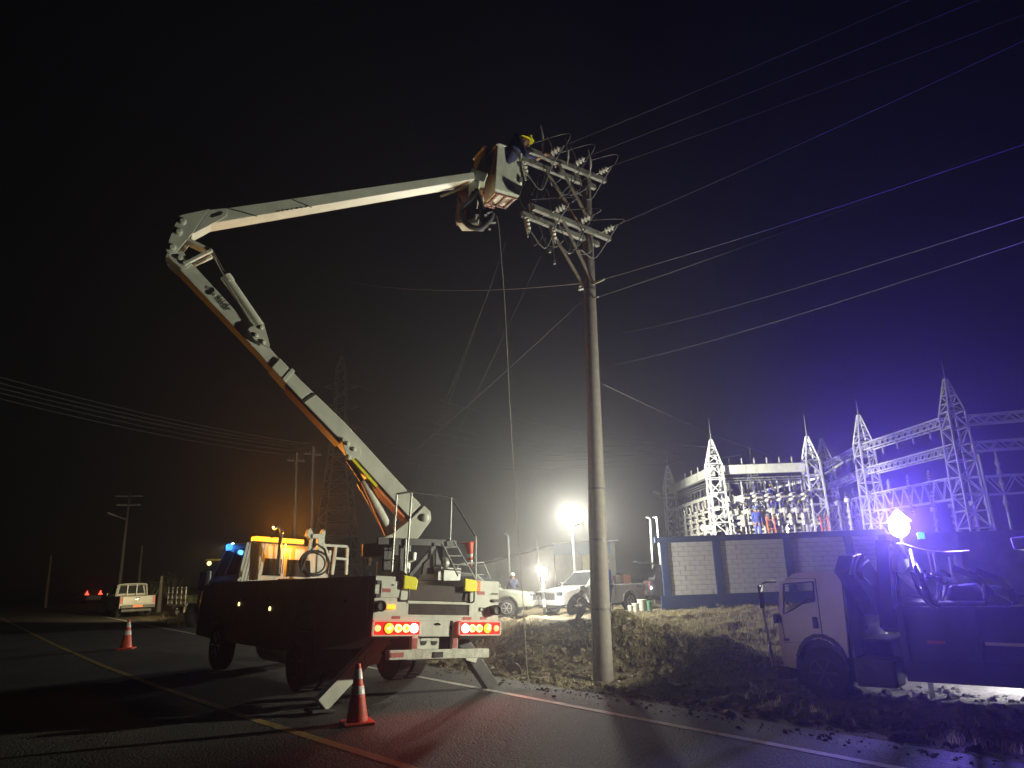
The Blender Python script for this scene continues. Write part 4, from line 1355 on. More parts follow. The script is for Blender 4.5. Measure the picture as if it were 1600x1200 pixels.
for i in range(12):
    x0, y0 = rj.uniform(835, 915), rj.uniform(262, 285) if i % 2 else rj.uniform(348, 372)
    Yj = rj.uniform(13.3, 14.2)
    dx, dy = rj.uniform(-22, 22), rj.uniform(18, 48)
    pts = [at(x0, y0, Yj), at(x0 + dx * .2 + rj.uniform(-9, 9), y0 + dy * .5, Yj), at(x0 + dx * .7, y0 + dy, Yj - .1), at(x0 + dx + rj.uniform(-6, 6), y0 + dy * .6, Yj + .1)]
    U_('jumper', MB().tube(curve(pts), .010, 6), 'wire' if i % 3 else 'cable', smooth=True)
    if i % 4 == 0: U_('connector', MB().cbox(pts[2], (.05, .05, .08)), 'arm_steel')
for x, y0, y1 in ((847, 196, 243), (886, 216, 260), (921, 234, 274)):
    U_('arrester', MB().tube(curve([at(x, y1, 13.6), at(x + 1.5, (y0 + y1) / 2, 13.6), at(x - 2, y0, 13.6)]), [.018] * 4 + [.030] * 4 + [.026, .018, .014, .012, .01], 8), 'porcelain', smooth=True)
# service clevis cluster on the pole below the arms
for q in ((909, 447), (912, 451), (908, 452)):
    U_('bolt', MB().lathe([(.02, 0), (.035, .02), (.035, .05), (.02, .07)], at(q[0], q[1], PB.y - .1), (-1, 0, 0), 8), 'steel', smooth=True)
U_('clevis', MB().tube(curve([at(922, 441, PB.y), at(934, 440, PB.y - .3), at(944, 436, PB.y - .5), at(936, 440, PB.y - .35), at(926, 444, PB.y - .1)]), .022, 8), 'steel', smooth=True)
U_('clevis', MB().tube([at(924, 466, PB.y), at(935, 464, PB.y - .3)], .02, 8), 'steel', smooth=True)

# ------------------------------------------------------------------ wires, each one a thing
def wire(name, label, a, b, sag, r, m='wire', group='power lines in the night sky', n=28, cat='power line'):
    a = V(a); b = V(b)
    if (a - CAMP).length < 30: r *= .62
    pts = [a.lerp(b, i / n) - V((0, 0, 4 * sag * (i / n) * (1 - i / n))) for i in range(n + 1)]
    return tag(obj(name, MB().tube(pts, r, 6), M[m], None, True), label, cat, group)


def beyond(a, b, k): return V(a) + (V(b) - V(a)) * k


st = {(l, k): p for l, k, p in WIRE_STARTS}
wire('power_line', 'thin line from the top crossarm tip to the upper edge, uppermost of three', st[(0, 2)], beyond(st[(0, 2)], gp(1375, 0, 10.3), 3), .25, .006, 'cable')
wire('power_line', 'thin line from the top crossarm middle to the upper edge, second of three', st[(0, 1)], beyond(st[(0, 1)], gp(1480, 0, 10.3), 3), .25, .006, 'cable')
wire('power_line', 'thin line from the top crossarm beside the pole, lowest of the upper three', st[(0, 0)], beyond(st[(0, 0)], gp(1600, 3, 10.3), 3), .25, .006, 'cable')
wire('power_line', 'line from the lower crossarm at the pole rising to the upper right corner', st[(1, 0)], beyond(st[(1, 0)], gp(1600, 30, 8.85), 3), .35, .008, 'cable')
c1 = at(944, 436, PB.y - .5)
wire('power_line', 'bright bundled cable rising right from the clevis on the pole', c1, beyond(c1, gp(1600, 195, 7.8), 2.2), .3, .009)
c2 = at(935, 464, PB.y - .3)
wire('power_line', 'fainter line leaving the pole just below the clevis', c2, beyond(c2, at(1250, 345, 14), 2.2), .12, .006)
wire('power_line', 'upper of the two bright lines crossing at mid right behind the pole', at(975, 520, 40), beyond(at(975, 520, 40), gp(1600, 295, 7.5), 1.6), .5, .007)
wire('power_line', 'lower of the two bright lines crossing at mid right behind the pole', at(960, 570, 40), beyond(at(960, 570, 40), gp(1600, 335, 7.3), 1.6), .5, .007)
cl = at(920, 441, PB.y)
wire('service_cable', 'sagging dark cable from the pole across the sky behind the boom', cl, at(280, 318, 32), 1.7, .016, 'wire', None, 40)
wire('guy_wire', 'slanting guy wire from the pole shaft down to the left', at(908, 472, PB.y - .1), at(640, 712, 24), .05, .008, 'wire', 'guy wires')
for i, (a_, b_) in enumerate((((770, 440), (640, 765)), ((790, 380), (652, 765)), ((845, 400), (672, 768)))):
    a3, b3 = at(a_[0], a_[1], 17), at(b_[0], b_[1], 26)
    wire('guy_wire', ['leftmost of three thin steep wires rising behind the platform', 'middle of three thin steep wires rising behind the platform', 'rightmost of three thin steep wires rising behind the platform'][i], a3, b3, .02, .006, 'wire', 'guy wires', 10)
# hand line hanging from the bucket to the ground
q = [(775, 337), (779, 350), (783, 400), (789, 480), (796, 620), (803, 740), (810, 840), (818, 950), (825, 1058)]
pts = [at(x, y, 12.7 - .0001 * i) for i, (x, y) in enumerate(q)]
gz = height(pts[-1].x, pts[-1].y)
pts[-1].z = max(pts[-1].z, gz + .01)
pts.append(pts[-1] + V((.12, -.1, -.0))); pts.append(pts[-1] + V((.2, .05, -.005)))
tag(obj('hand_line', MB().tube(curve(pts, 4), .009, 6), M['rope'], None, True), 'pale rope hanging from the bucket down to the roadside', 'rope')

# ------------------------------------------------------------------ the crane truck on the lot (local: x right, y forward, z up)
RTH = R(48.65)
RO = V((4.69, 11.76, -.3)) - Matrix.Rotation(RTH, 3, 'Z') @ V((-.85, 0, 0))
CT = thing('crane_truck', 'dusty cab over truck with folded crane and lit work lamp standing on the lot', 'truck', RO, (0, 0, RTH))
CW = TM[CT.name]; CI = CW.inverted()


def rpt(px, py, val, ax=0):
    d = CI.to_3x3() @ ray(px, py); c = CI @ CAMP
    return c + d * ((val - c[ax]) / d[ax])


K = lambda name, g, m, par=CT, **k: obj(name, g, M[m] if isinstance(m, str) else m, par, **k)
XL, XR = -.98, .98
arch = [(.36 * math.cos(a) + .0, .42 + .46 * math.sin(a)) for a in [PI * k / 8 for k in range(9)]]
side_out = [(.60, .44), (.62, .85), (.62, 1.18), (.50, 1.72), (.26, 1.86), (-.38, 1.88), (-.46, 1.70), (-.42, .88), (-.40, .62)] + [(y, z) for y, z in arch[::-1] if y > -.36] + []
win = [(.50, 1.24), (.44, 1.70), (-.03, 1.73), (-.01, 1.43), (.18, 1.40), (.34, 1.31)]
from mathutils.geometry import tessellate_polygon


def holed(outer, inner, x0, x1):
    o3 = [V((0, y, z)) for y, z in outer]; i3 = [V((0, y, z)) for y, z in inner]
    tri = tessellate_polygon([o3, i3]); al = o3 + i3; g = MB(); n = len(al)
    g.v += [V((x0, p.y, p.z)) for p in al] + [V((x1, p.y, p.z)) for p in al]
    for t_ in tri:
        g.f.append(list(t_)); g.f.append([n + k for k in t_[::-1]]); g.mi += [0, 0]
    for lo, hi in ((0, len(o3)), (len(o3), n)):
        for k in range(lo, hi):
            m_ = k + 1 if k + 1 < hi else lo
            g.f.append([k, m_, n + m_, n + k]); g.mi.append(0)
    return g


cab2 = K('cab', holed(side_out, win, XL, XL + .05), 'cab')
obj('side_panel', holed(side_out, win, XR - .05, XR), M['cab'], cab2)
sk_ = [(.62, 1.18), (.50, 1.72), (.26, 1.86), (-.38, 1.88), (-.46, 1.70)]
for i in range(1, 4):
    (y0, z0), (y1, z1) = sk_[i], sk_[i + 1]
    obj('roof_panel', MB().hexa([(XL + .051, y0, z0), (XR - .051, y0, z0), (XR - .051, y1, z1), (XL + .051, y1, z1)], [(XL + .051, y0, z0 - .04), (XR - .051, y0, z0 - .04), (XR - .051, y1, z1 - .04), (XL + .051, y1, z1 - .04)]), M['cab'], cab2)
obj('front_panel', MB().box((XL + .051, .56, .45), (XR - .051, .61, 1.18)), M['cab'], cab2)
for x in (XL + .08, XR - .08): obj('pillar', MB().beam((x, .60, 1.18), (x, .49, 1.72), .05, .05), M['black'], cab2)
obj('floor_pan', MB().box((XL + .051, -.40, .62), (XR - .051, .555, .90)), M['black'], cab2)
for x in (-.45, .45):
    obj('seat', MB().box((x - .28, -.30, .901), (x + .28, .12, 1.08)).box((x - .26, -.36, 1.081), (x + .26, -.22, 1.52)), M['darksteel'], cab2, bevel=.04)
obj('steering_wheel', MB().tube([V((-.45 + .19 * math.cos(a), .34 - .08 * math.sin(a), 1.30 + .15 * math.sin(a))) for a in [2 * PI * k / 20 for k in range(21)]], .016, 6), M['black'], cab2, True)
gm = bpy.data.materials.new('clear_cab_glass'); gm.use_nodes = True
_b = gm.node_tree.nodes['Principled BSDF']; _b.inputs['Transmission Weight'].default_value = 1; _b.inputs['Roughness'].default_value = .02; _b.inputs['IOR'].default_value = 1.08; _b.inputs['Base Color'].default_value = (.9, .93, 1, 1)
for x, s_ in ((XL, -1), (XR, 1)):
    sl2 = MB()
    for k in range(len(win)):
        p, q = win[k], win[(k + 1) % len(win)]
        sl2.beam((x + s_ * .004, *p), (x + s_ * .004, *q), .018, .022, up=(1, 0, 0))
    obj('window_seal', sl2, M['black'], cab2)
    obj('side_window', MB().prism([(x - s_ * .02, y, z) for y, z in win], (-s_ * .004, 0, 0)), gm, cab2)
obj('door_mirror_bracket', MB().box((XL - .02, .44, 1.40), (XL + .08, .46, 1.425)), M['white'], cab2)
dl = MB()
for a_, b_ in (((.53, .80), (.55, 1.2)), ((.53, .80), (-.06, .86)), ((-.06, .86), (-.07, 1.78)), ((-.07, 1.78), (.40, 1.78))):
    dl.beam((XL - .001, a_[0], a_[1]), (XL - .001, b_[0], b_[1]), .006, .012, up=(0, 1, 0))
obj('door_seam', dl, M['black'], cab2)
obj('door_handle', MB().box((XL - .018, -.02, 1.03), (XL, .06, 1.20)), M['black'], cab2, bevel=.01)
obj('step_marker', MB().box((XL - .008, .46, .83), (XL, .55, .87)), M['black'], cab2)
g = MB()
for i in range(9): g.beam((XL - .012, .38 * math.cos(PI * i / 9) - .0, .43 + .5 * math.sin(PI * i / 9)), (XL - .012, .38 * math.cos(PI * (i + 1) / 9), .43 + .5 * math.sin(PI * (i + 1) / 9)), .03, .05)
obj('wheel_arch', g, M['black'], cab2)
obj('bumper', MB().box((XL - .01, .50, .26), (XR + .01, .72, .45)), M['black'], cab2, bevel=.02)
obj('front_underrun', MB().box((XL + .25, .2, .15), (XR - .25, .5, .28)), M['darksteel'], cab2)
# mirror arm and mirrors in front
g = MB().tube(curve([V((XL - .03, .55, 1.74)), V((XL - .15, .74, 1.70)), V((XL - .17, .76, 1.35)), V((XL - .13, .74, .85)), V((XL - .08, .70, .46))]), .018, 8)
obj('mirror_arm', g, M['steel'], cab2, True)
obj('mirror', MB().box((XL - .26, .73, 1.34), (XL - .14, .78, 1.70)), M['black'], cab2, bevel=.02)
obj('mirror', MB().box((XL - .07, .60, 1.10), (XL - .01, .66, 1.24)), M['black'], cab2, bevel=.015)
obj('corner_bar', MB().tube(curve([V((XL - .10, .74, .46)), V((XL - .13, .75, .75)), V((XL - .09, .70, .80))]), .016, 6), M['steel'], cab2, True)
# back wall of the cab: rear window, vent slots
g = MB().box((-.92, -.475, .62), (-.22, -.44, 1.80)).box((.62, -.475, .62), (.92, -.44, 1.80)).box((-.219, -.475, .62), (.619, -.44, 1.26)).box((-.219, -.475, 1.68), (.619, -.44, 1.80)); bw = obj('back_wall', g, M['white'], cab2)
obj('rear_window', MB().box((-.22, -.46, 1.26), (.62, -.455, 1.68)), gm, bw)
g = MB()
for i in range(9):
    obj('vent_rib', MB().box((-.2 + i * .1, -.50, 1.04), (-.165 + i * .1, -.4755, 1.20)), M['white'], bw)
obj('ledge', MB().box((-.25, -.53, .985), (.75, -.4755, 1.035)), M['white'], bw)
for i in range(2):
    obj('roof_rib', MB().tube(curve([V((-.5 + i * .3, -.36, 1.89)), V((-.5 + i * .3, -.47, 1.82)), V((-.5 + i * .3, -.485, 1.70))]), .02, 6), M['white'], cab2, True)
# wheels, chassis
wheel(CT, (-.83, 0, .38), .38, .26, side=-1, rimmat='darksteel')
wheel(CT, (.78, -.0, .36), .38, .26, side=1)
for x in (-.86, .86): wheel(CT, (x, -3.55, .39), .39, .24, side=-1 if x < 0 else 1)
K('chassis', MB().box((-.45, -5.0, .36), (-.33, .55, .56)).box((.33, -5, .36), (.45, .55, .56)), 'darksteel')
K('fuel_tank', MB().box((-.95, -1.02, .22), (-.5, -.45, .62)), 'darksteel', bevel=.04)
K('engine_housing', MB().box((-.5, -.9, .25), (.5, .4, .85)), 'darksteel', bevel=.03)
K('mudflap', MB().box((-.72, -1.36, .08), (-.45, -1.35, .36)), 'plateW')
# flat bed
bd = K('bed_side', MB().box((XL, -5.0, .62), (XL + .05, -1.16, 1.36)), 'bed', bevel=.01)
obj('skirt', MB().box((XL + .02, -5.0, .34), (XL + .06, -1.16, .6195)), M['bed'], bd)
for y in (-1.2, -2.1, -3.0, -3.9): obj('stake', MB().box((XL - .03, y - .05, .60), (XL - .001, y, 1.37)), M['bed'], bd)
obj('reflective_marker', MB().box((XL - .012, -1.72, .86), (XL - .001, -1.5, .90)), M['sticker'], bd)
obj('reflective_marker', MB().box((XL - .012, -2.7, .86), (XL - .001, -2.2, .90)), M['stripe'], bd)
obj('floor', MB().box((XL + .06, -5.0, .60), (XR, -1.16, .66)), M['darksteel'], bd)
K('bed_side', MB().box((XR - .05, -5.0, .665), (XR, -1.16, 1.2)), 'bed', bevel=.01)
# crane: column, folded boom, jib, cylinders, hoses
yc = -.85
col = MB()
a_, b_ = rpt(1388, 958, yc, 1), rpt(1384, 848, yc, 1)
col.beam(a_ - V((0, 0, .25)), b_, .24, .26, up=(0, 1, 0))
cr_ = K('crane_column', col, 'bed', bevel=.015)
obj('mast_plate', MB().beam(rpt(1397, 952, yc - .12, 1), rpt(1390, 855, yc - .12, 1), .05, .03, up=(0, 1, 0)), M['steel'], cr_)
obj('mast_plate', MB().beam(rpt(1405, 945, yc - .14, 1), rpt(1398, 850, yc - .14, 1), .07, .03, up=(0, 1, 0)), M['darksteel'], cr_)
g = MB().prism([rpt(x, y, yc + .1, 1) for x, y in ((1333, 868), (1345, 864), (1360, 877), (1378, 905), (1384, 950), (1372, 962), (1345, 915), (1326, 893))], (0, .22, 0))
K('folded_boom', g, 'darksteel', bevel=.02)
for q in (((1338, 870), (1330, 893), (1326, 900)), ((1348, 868), (1338, 890), (1345, 905)), ((1356, 876), (1345, 888), (1348, 900), (1360, 912))):
    ttube('hydraulic_hose', curve([rpt(x, y, yc - .05, 1) for x, y in q]), .022, 'cable', CT, 6)
g = MB().prism([rpt(x, y, yc - .2, 1) for x, y in ((1400, 850), (1407, 848), (1420, 870), (1421, 885), (1411, 896), (1404, 893))], (0, .10, 0))
K('jib_plate', g, 'boom', bevel=.01)
K('jib_plate', MB().prism([rpt(x, y, yc - .3, 1) for x, y in ((1399, 848), (1404, 849), (1419, 868), (1419, 873))], (0, .06, 0)), 'white')
for a_, b_, r in (((1405, 897), (1444, 930), .03), ((1413, 900), (1450, 928), .02), ((1423, 860), (1430, 890), .025), ((1430, 880), (1446, 905), .03)):
    ttube('crane_cylinder', [rpt(*a_, yc - .35, 1), rpt(*b_, yc - .75, 1)], r, 'steel', CT)
for q in (((1430, 885), (1447, 920), (1462, 945), (1468, 940), (1470, 905), (1462, 895)), ((1440, 895), (1445, 925), (1458, 948), (1466, 925), (1466, 895)), ((1425, 895), (1440, 930), (1462, 949), (1474, 930), (1478, 905)),
          ((1445, 893), (1460, 905), (1478, 912)), ((1450, 902), (1470, 893), (1490, 905))):
    ttube('hose_loop', curve([rpt(x, y, yc - .85, 1) for x, y in q]), .026, 'cable', CT, 6)
for x0, y0, x1, y1 in ((1452, 863, 1459, 900), (1459, 864, 1466, 898), (1484, 870, 1490, 905), (1491, 868, 1496, 890)):
    ttube('upright_post', [rpt(x1, y1, -1.75, 1), rpt(x0, y0, -1.75, 1)], .022, 'steel', CT)
ttube('crossbar', [rpt(1477, 904, -1.8, 1), rpt(1494, 908, -1.8, 1)], .03, 'white', CT)
for q in (((1490, 888), (1515, 897), (1535, 910), (1550, 930), (1580, 946)), ((1525, 892), (1560, 905), (1578, 920), (1588, 945))):
    pts = [rpt(x, y, -.55 if q[0][0] < 1500 else .75, 0) for x, y in q]
    g = MB()
    for i in range(len(pts) - 1): g.beam(pts[i], pts[i + 1], .05, .09)
    K('roll_bar', g, 'darksteel')
ttube('roll_bar_post', [rpt(1538, 912, -.55, 0), rpt(1538, 947, -.55, 0)], .035, 'steel', CT)
ttube('bed_rail', [rpt(1540, 916, -.5, 0), rpt(1560, 916, -.1, 0)], .02, 'darksteel', CT)
g = MB().prism([rpt(x, y, -.6, 0) for x, y in ((1476, 946), (1482, 915), (1520, 912), (1536, 925), (1538, 946))], (.5, 0, 0))
K('load_drum', g, 'bed', bevel=.05)
g = MB().box((-.9, -2.3, .67), (.6, -1.25, 1.42)); K('tool_chest', g, 'darksteel', bevel=.03)
# the lamp on the crane
LP = CW @ rpt(1405, 824, yc - .1, 1)
g = MB().beam(LP + V((.02, .02, -.36)), LP + V((0, 0, -.10)), .04, .04); K('lamp_stem', g, 'steel', world=True)
dv = V((-.75, -.62, .05)).normalized(); rv = dv.cross(V((0, 0, 1))).normalized()
lh = K('work_lamp', MB().lathe([(.03, -.14), (.12, -.10), (.165, -.02), (.17, .0)], LP, dv, 18), 'darksteel', smooth=True, world=True)
obj('lens', MB().lathe([(.165, .002), (.15, .03), (.09, .07), (0, .085)], LP, dv, 18), M['e_work'], lh, True, world=True)
obj('glare_wedge', MB().prism([LP + rv * .19 + V((0, 0, .10)), LP - rv * .19 + V((0, 0, .10)), LP + V((0, 0, .30))], -dv * .05), M['e_work'], lh, world=True)  # glowing wedge added to give the lamp's glare its shape
K('blue_beacon', MB().lathe([(.05, 0), (.05, .09), (.02, .11)], CW @ rpt(1440, 842, yc - .6, 1), (0, 0, 1), 12), 'e_blue', smooth=True, world=True)
ttube('lamp_cable', curve([rpt(1406, 848, yc - .2, 1), rpt(1440, 858, yc - .6, 1), rpt(1480, 862, yc - 1, 1), rpt(1515, 860, yc - 1.4, 1)]), .008, 'white', CT, 6)
# ------------------------------------------------------------------ cars (local: x right, y forward, origin on the ground under the middle)
def car(name, label, cat, loc, rotz, paint, kind='pickup', scale=1., hatch=False, rollbar=False, decal=None, group='parked pickups and cars'):
    t = thing(name, label, cat, loc, (0, 0, rotz), group)
    if scale != 1:
        t.scale = (scale,) * 3
        TM[t.name] = TM[t.name] @ Matrix.Scale(scale, 4)
    L, Wd = 5.1, .89
    fy, ry, wr = 1.60, -1.50, .37
    top = .98
    def archpts(yc):
        return [(yc + .47 * math.cos(a), .40 + .45 * math.sin(a)) for a in [PI * k / 8 for k in range(9)]]
    out = [(2.55, .42), (2.60, .72), (2.50, .93), (1.55, 1.06), (.95, 1.10), (-2.45, 1.10 if kind == 'pickup' else 1.08), (-2.52, .9), (-2.52, .45)]
    out += [(-2.0, .38)] + archpts(ry)[::-1][:] + [(-.9, .34), (1.0, .34)] + archpts(fy)[::-1]
    b = obj('body', MB().prism([(-Wd, y, z) for y, z in out], (2 * Wd, 0, 0)), M[paint], t, bevel=.05)
    # greenhouse
    yb, yf = (-.62, 1.15) if kind == 'pickup' else (-2.35, 1.15)
    tb, tf = (-.50, .35) if kind == 'pickup' else (-2.05, .35)
    a_ = [(-.84, yb, 1.09), (.84, yb, 1.09), (.84, yf, 1.08), (-.84, yf, 1.08)]
    c_ = [(-.66, tb, 1.74), (.66, tb, 1.74), (.66, tf, 1.72), (-.66, tf, 1.72)]
    cabin = obj('cabin', MB().hexa(a_, c_), M[paint], b, bevel=.05)
    for q in ((a_[3], a_[0], c_[0], c_[3]), (a_[1], a_[2], c_[2], c_[1])):
        n_ = 2 if kind == 'pickup' else 3
        for k in range(n_):
            obj('side_window', inset(q, .07 + k * .9 / n_, .02 + (k + 1) * .9 / n_, .15, .88, .008), M['glass'], b)
    obj('windscreen', inset((a_[2], a_[3], c_[3], c_[2]), .06, .94, .1, .92, .008), M['glass'], b)
    obj('rear_window', inset((a_[0], a_[1], c_[1], c_[0]), .08, .92, .2, .86, .008), M['glass'], b)
    for s_ in (-1, 1):
        for y in (fy, ry): wheel(t, (s_ * (Wd - .13), y, wr), wr, .24, side=s_)
        obj('mirror', MB().box((s_ * (Wd + .02) - .09, .92, 1.12), (s_ * (Wd + .02) + .09, 1.02, 1.28)), M[paint], t, bevel=.03)
        obj('headlight', MB().box((s_ * .66 - .19, 2.40, .74), (s_ * .66 + .19, 2.575, .92)), M['glass'], t, bevel=.03)
        obj('tail_light', MB().box((s_ * .82 - .06, -2.545, .70), (s_ * .82 + .06, -2.45, 1.04)), M['sticker'], t, bevel=.01)
        sx = s_ * (Wd + .004)
        for y0, y1 in ((-.55, .28), (.30, 1.12)) if kind == 'pickup' else ((-1.2, -.1), (-.08, 1.1)):
            sm_ = MB()
            for p, q in (((y0, .48), (y0, 1.08)), ((y1, .48), (y1, 1.08)), ((y0, .48), (y1, .48))):
                sm_.beam((sx, p[0], p[1]), (sx, q[0], q[1]), .008, .014, up=(0, 1, 0))
            obj('door_seam', sm_, M['black'], t)
            obj('door_handle', MB().box((sx - .02, y0 + .06, .93), (sx + .02, y0 + .22, .97)), M['chrome'], t)
        ar = MB()
        for yc in (fy, ry):
            for i in range(8):
                p0 = (sx, yc + .50 * math.cos(PI * i / 8), .40 + .48 * math.sin(PI * i / 8)); p1 = (sx, yc + .50 * math.cos(PI * (i + 1) / 8), .40 + .48 * math.sin(PI * (i + 1) / 8))
                ar.beam(p0, p1, .03, .05)
        obj('arch_trim', ar, M[paint], t)
    obj('grille', MB().box((-.42, 2.5, .62), (.42, 2.60, .88)), M['black'], t, bevel=.02)
    obj('bumper', MB().box((-.86, 2.45, .40), (.86, 2.66, .60)), M[paint], t, bevel=.05)
    obj('bumper', MB().box((-.84, -2.68, .45), (.84, -2.50, .62)), M['darksteel'], t, bevel=.03)
    obj('underbody', MB().box((-.74, -2.4, .28), (.74, 2.4, .42)), M['black'], t)
    if kind == 'pickup':
        tgm = obj('tailgate', MB().box((-.75, -2.55, .66), (.75, -2.515, 1.07)), M[paint], t, bevel=.015)
        obj('handle', MB().box((-.12, -2.565, .98), (.12, -2.5505, 1.02)), M['black'], tgm)
        obj('emblem', MB().lathe([(.09, 0), (.08, .01), (.05, .012)], (0, -2.5505, .88), (0, -1, 0), 4), M['chrome'], tgm)
        obj('bed_floor', MB().box((-.78, -2.4, 1.101), (.78, -.66, 1.104)), M['black'], t)
    obj('plate', MB().box((-.24, -2.70, .50), (.24, -2.685, .62)), M['plate'], t)
    if rollbar:
        g = MB()
        g.tube(curve([V((-.80, -.75, 1.10)), V((-.74, -.75, 1.55)), V((-.60, -.75, 1.72)), V((.60, -.75, 1.72)), V((.74, -.75, 1.55)), V((.80, -.75, 1.10))]), .05, 8)
        rbm = obj('roll_bar', g, M[paint], t, True)
        for x in (-.24, .24): obj('upright', MB().beam((x, -.75, 1.1), (x, -.75, 1.70), .05, .05), M[paint], rbm)
    if hatch:
        obj('tailgate', MB().beam((0, -2.0, 1.78), (0, -3.0, 1.92), 1.3, .05), M['cardark'], t, bevel=.02)
        obj('cargo_bay', MB().box((-.7, -2.535, .70), (.7, -2.525, 1.05)), M['black'], t)
    if decal:
        text(decal, .16, TM[t.name] @ V((-Wd - .006, -1.95 + .0, .93)), TM[t.name].to_3x3() @ V((0, -1, 0)), (0, 0, 1), 'black', t)
    return t


def gz(x, y): return height(x, y)


px_, py_ = 3.155, 32.25
car('pickup_truck', 'white double cab pickup parked behind the utility pole in front of the shed', 'pickup', (px_, py_, gz(px_, py_)), math.atan2(.764, -.645), 'carwhite', decal='4X4')
p = at(199, 955, 47)
car('pickup_truck', 'white pickup seen from the rear on the far road edge with orange plate', 'pickup', (p.x, p.y, 0.0), TH, 'carwhite', scale=1.1, rollbar=True)
p = at(776, 945, 30.5)
car('parked_car', 'pale car nose showing right beside the bucket truck rear', 'car', (p.x - 1.0, p.y, gz(p.x - 1, p.y)), R(-100), 'cargreen', 'wagon')
p = at(1014, 945, 33)
car('parked_car', 'dark wagon with raised tailgate at the end of the block wall', 'car', (p.x + 2.55, p.y + .2, gz(p.x + 2.5, p.y)), R(-92), 'cardark', 'wagon', hatch=True)
# far car with red lamps, on the road
p = gp(148, 925, 0); 
t = thing('far_car', 'distant dark car showing two red tail lamps on the left', 'car', (p.x, p.y, 0), (0, 0, TH))
p = at(148, 917, 90); t.location = (p.x, p.y, 0); TM[t.name] = Matrix.Translation((p.x, p.y, 0)) @ Matrix.Rotation(TH, 4, 'Z')
obj('body', MB().box((-.9, 0, .35), (.9, 4.2, 1.0)).hexa([(-.8, .3, 1), (.8, .3, 1), (.8, 3, 1), (-.8, 3, 1)], [(-.62, .7, 1.6), (.62, .7, 1.6), (.62, 2.4, 1.6), (-.62, 2.4, 1.6)]), M['cardark'], t, bevel=.08)
for s_ in (-1, 1):
    obj('tail_light', MB().prism([(s_ * .72 - .26, -.02, 1.02), (s_ * .72 + .26, -.02, 1.02), (s_ * .72 + .08, -.02, 1.2), (s_ * .72 - .0, -.02, 1.55)], (0, .04, 0)), M['e_far'], t)
    for y in (.8, 3.3): wheel(t, (s_ * .78, y, .33), .33, .2, side=s_)

# pails on the ground, striped barrier board
for i, (px, m, r, h, lab) in enumerate(((985, 'pail', .12, .28, 'cream pail nearest the pickup wheel, leftmost of the row'), (993, 'pail', .15, .36, 'pale pail second in the row by the wall corner'),
                                        (1003, 'pail', .19, .46, 'tallest white pail in the row by the wall corner'), (1013, 'pail_green', .16, .42, 'green pail at the wall end of the row'))):
    p = at(px, 943, 30.2); z = gz(p.x, p.y)
    t = thing('paint_pail', lab, 'bucket', (p.x, p.y, z), (0, 0, 0), 'pails by the wall corner')
    obj('body', MB().lathe([(r * .86, 0), (r, h * .93), (r * .93, h * .94), (.01, h * .90)], (0, 0, 0), (0, 0, 1), 16), M[m], t, True)
    obj('rim', MB().lathe([(r * 1.05, h * .90), (r * 1.07, h * .92), (r * 1.07, h * .97), (r * .96, h * .97)], (0, 0, 0), (0, 0, 1), 16), M[m], t, True)
    obj('handle', MB().tube([(r * 1.04 * math.cos(a), -r * .3 - .02, h * .9 - r * .9 * math.sin(a)) for a in [PI * k / 8 for k in range(9)]], .006, 6), M['steel'], t)
p0 = at(951, 905, 33.5); p1 = at(985, 901, 34)
t = thing('barrier_board', 'red and white striped barrier board standing behind the pickup bed', 'barrier', (p0.x, p0.y, gz(p0.x, p0.y)), (0, 0, math.atan2(p1.y - p0.y, p1.x - p0.x)))
hh = p0.z - t.location.z
wds = (p1 - p0).length
for i in range(6):
    obj('panel', MB().box((i * wds / 6, -.02, hh - .22), ((i + .97) * wds / 6, .02, hh + .16)), M['white' if i % 2 == 0 and i < 4 else ('orange_strip' if i >= 4 else 'sticker')], t)
for x in (.1, wds - .1): obj('leg', MB().box((x - .03, -.018, 0), (x + .03, .018, hh - .2205)), M['steel'], t)

# ------------------------------------------------------------------ flood lights on stands
F1 = at(893, 809, 34.0); F2 = at(848, 893, 29.0)
t = thing('floodlight', 'taller bright floodlight cluster on a mast behind the white pickup', 'floodlight', (F1.x, F1.y, gz(F1.x, F1.y)), (0, 0, 0), 'floodlights in the yard')
hz_ = F1.z - t.location.z
obj('mast', MB().tube([(0, 0, .3), (0, 0, hz_ - .2)], [.06, .035], 10), M['steel'], t, True)
obj('crossbar', MB().beam((-.5, 0, hz_), (.5, 0, hz_), .05, .05), M['steel'], t)
for k in range(3):
    a = 2 * PI * k / 3
    obj('leg', MB().tube([(0, 0, .9), (.7 * math.cos(a), .7 * math.sin(a), 0.02)], .025, 6), M['steel'], t)
for dx, dz in ((-.28, -.12), (.02, -.16), (.30, -.06), (-.16, .16), (.18, .20)):
    h = obj('lamp_head', MB().lathe([(.06, -.16), (.15, -.08), (.19, 0)], (dx, -.05, hz_ + dz), (0, -1, -.12), 14), M['darksteel'], t, True)
    obj('lens', MB().lathe([(.185, .002), (.16, .04), (.08, .07), (0, .08)], (dx, -.05, hz_ + dz), (0, -1, -.12), 14), M['e_flood'], h, True)
t = thing('floodlight', 'low warm floodlight on a black and white post left of the pickup', 'floodlight', (F2.x, F2.y, gz(F2.x, F2.y)), (0, 0, 0), 'floodlights in the yard')
hz2 = F2.z - t.location.z
for k in range(4):
    obj('post_band', MB().tube([(0, 0, k * .3), (0, 0, (k + 1) * .3 - .002)], .055, 10), M['white' if k % 2 else 'black'], t)
obj('mast', MB().tube([(0, 0, 1.2), (0, 0, hz2 - .1)], .03, 8), M['steel'], t, True)
obj('lamp_head', MB().lathe([(.06, -.16), (.14, -.08), (.18, 0)], (0, -.03, hz2), (0, -1, -.1), 16), M['darksteel'], t, True)
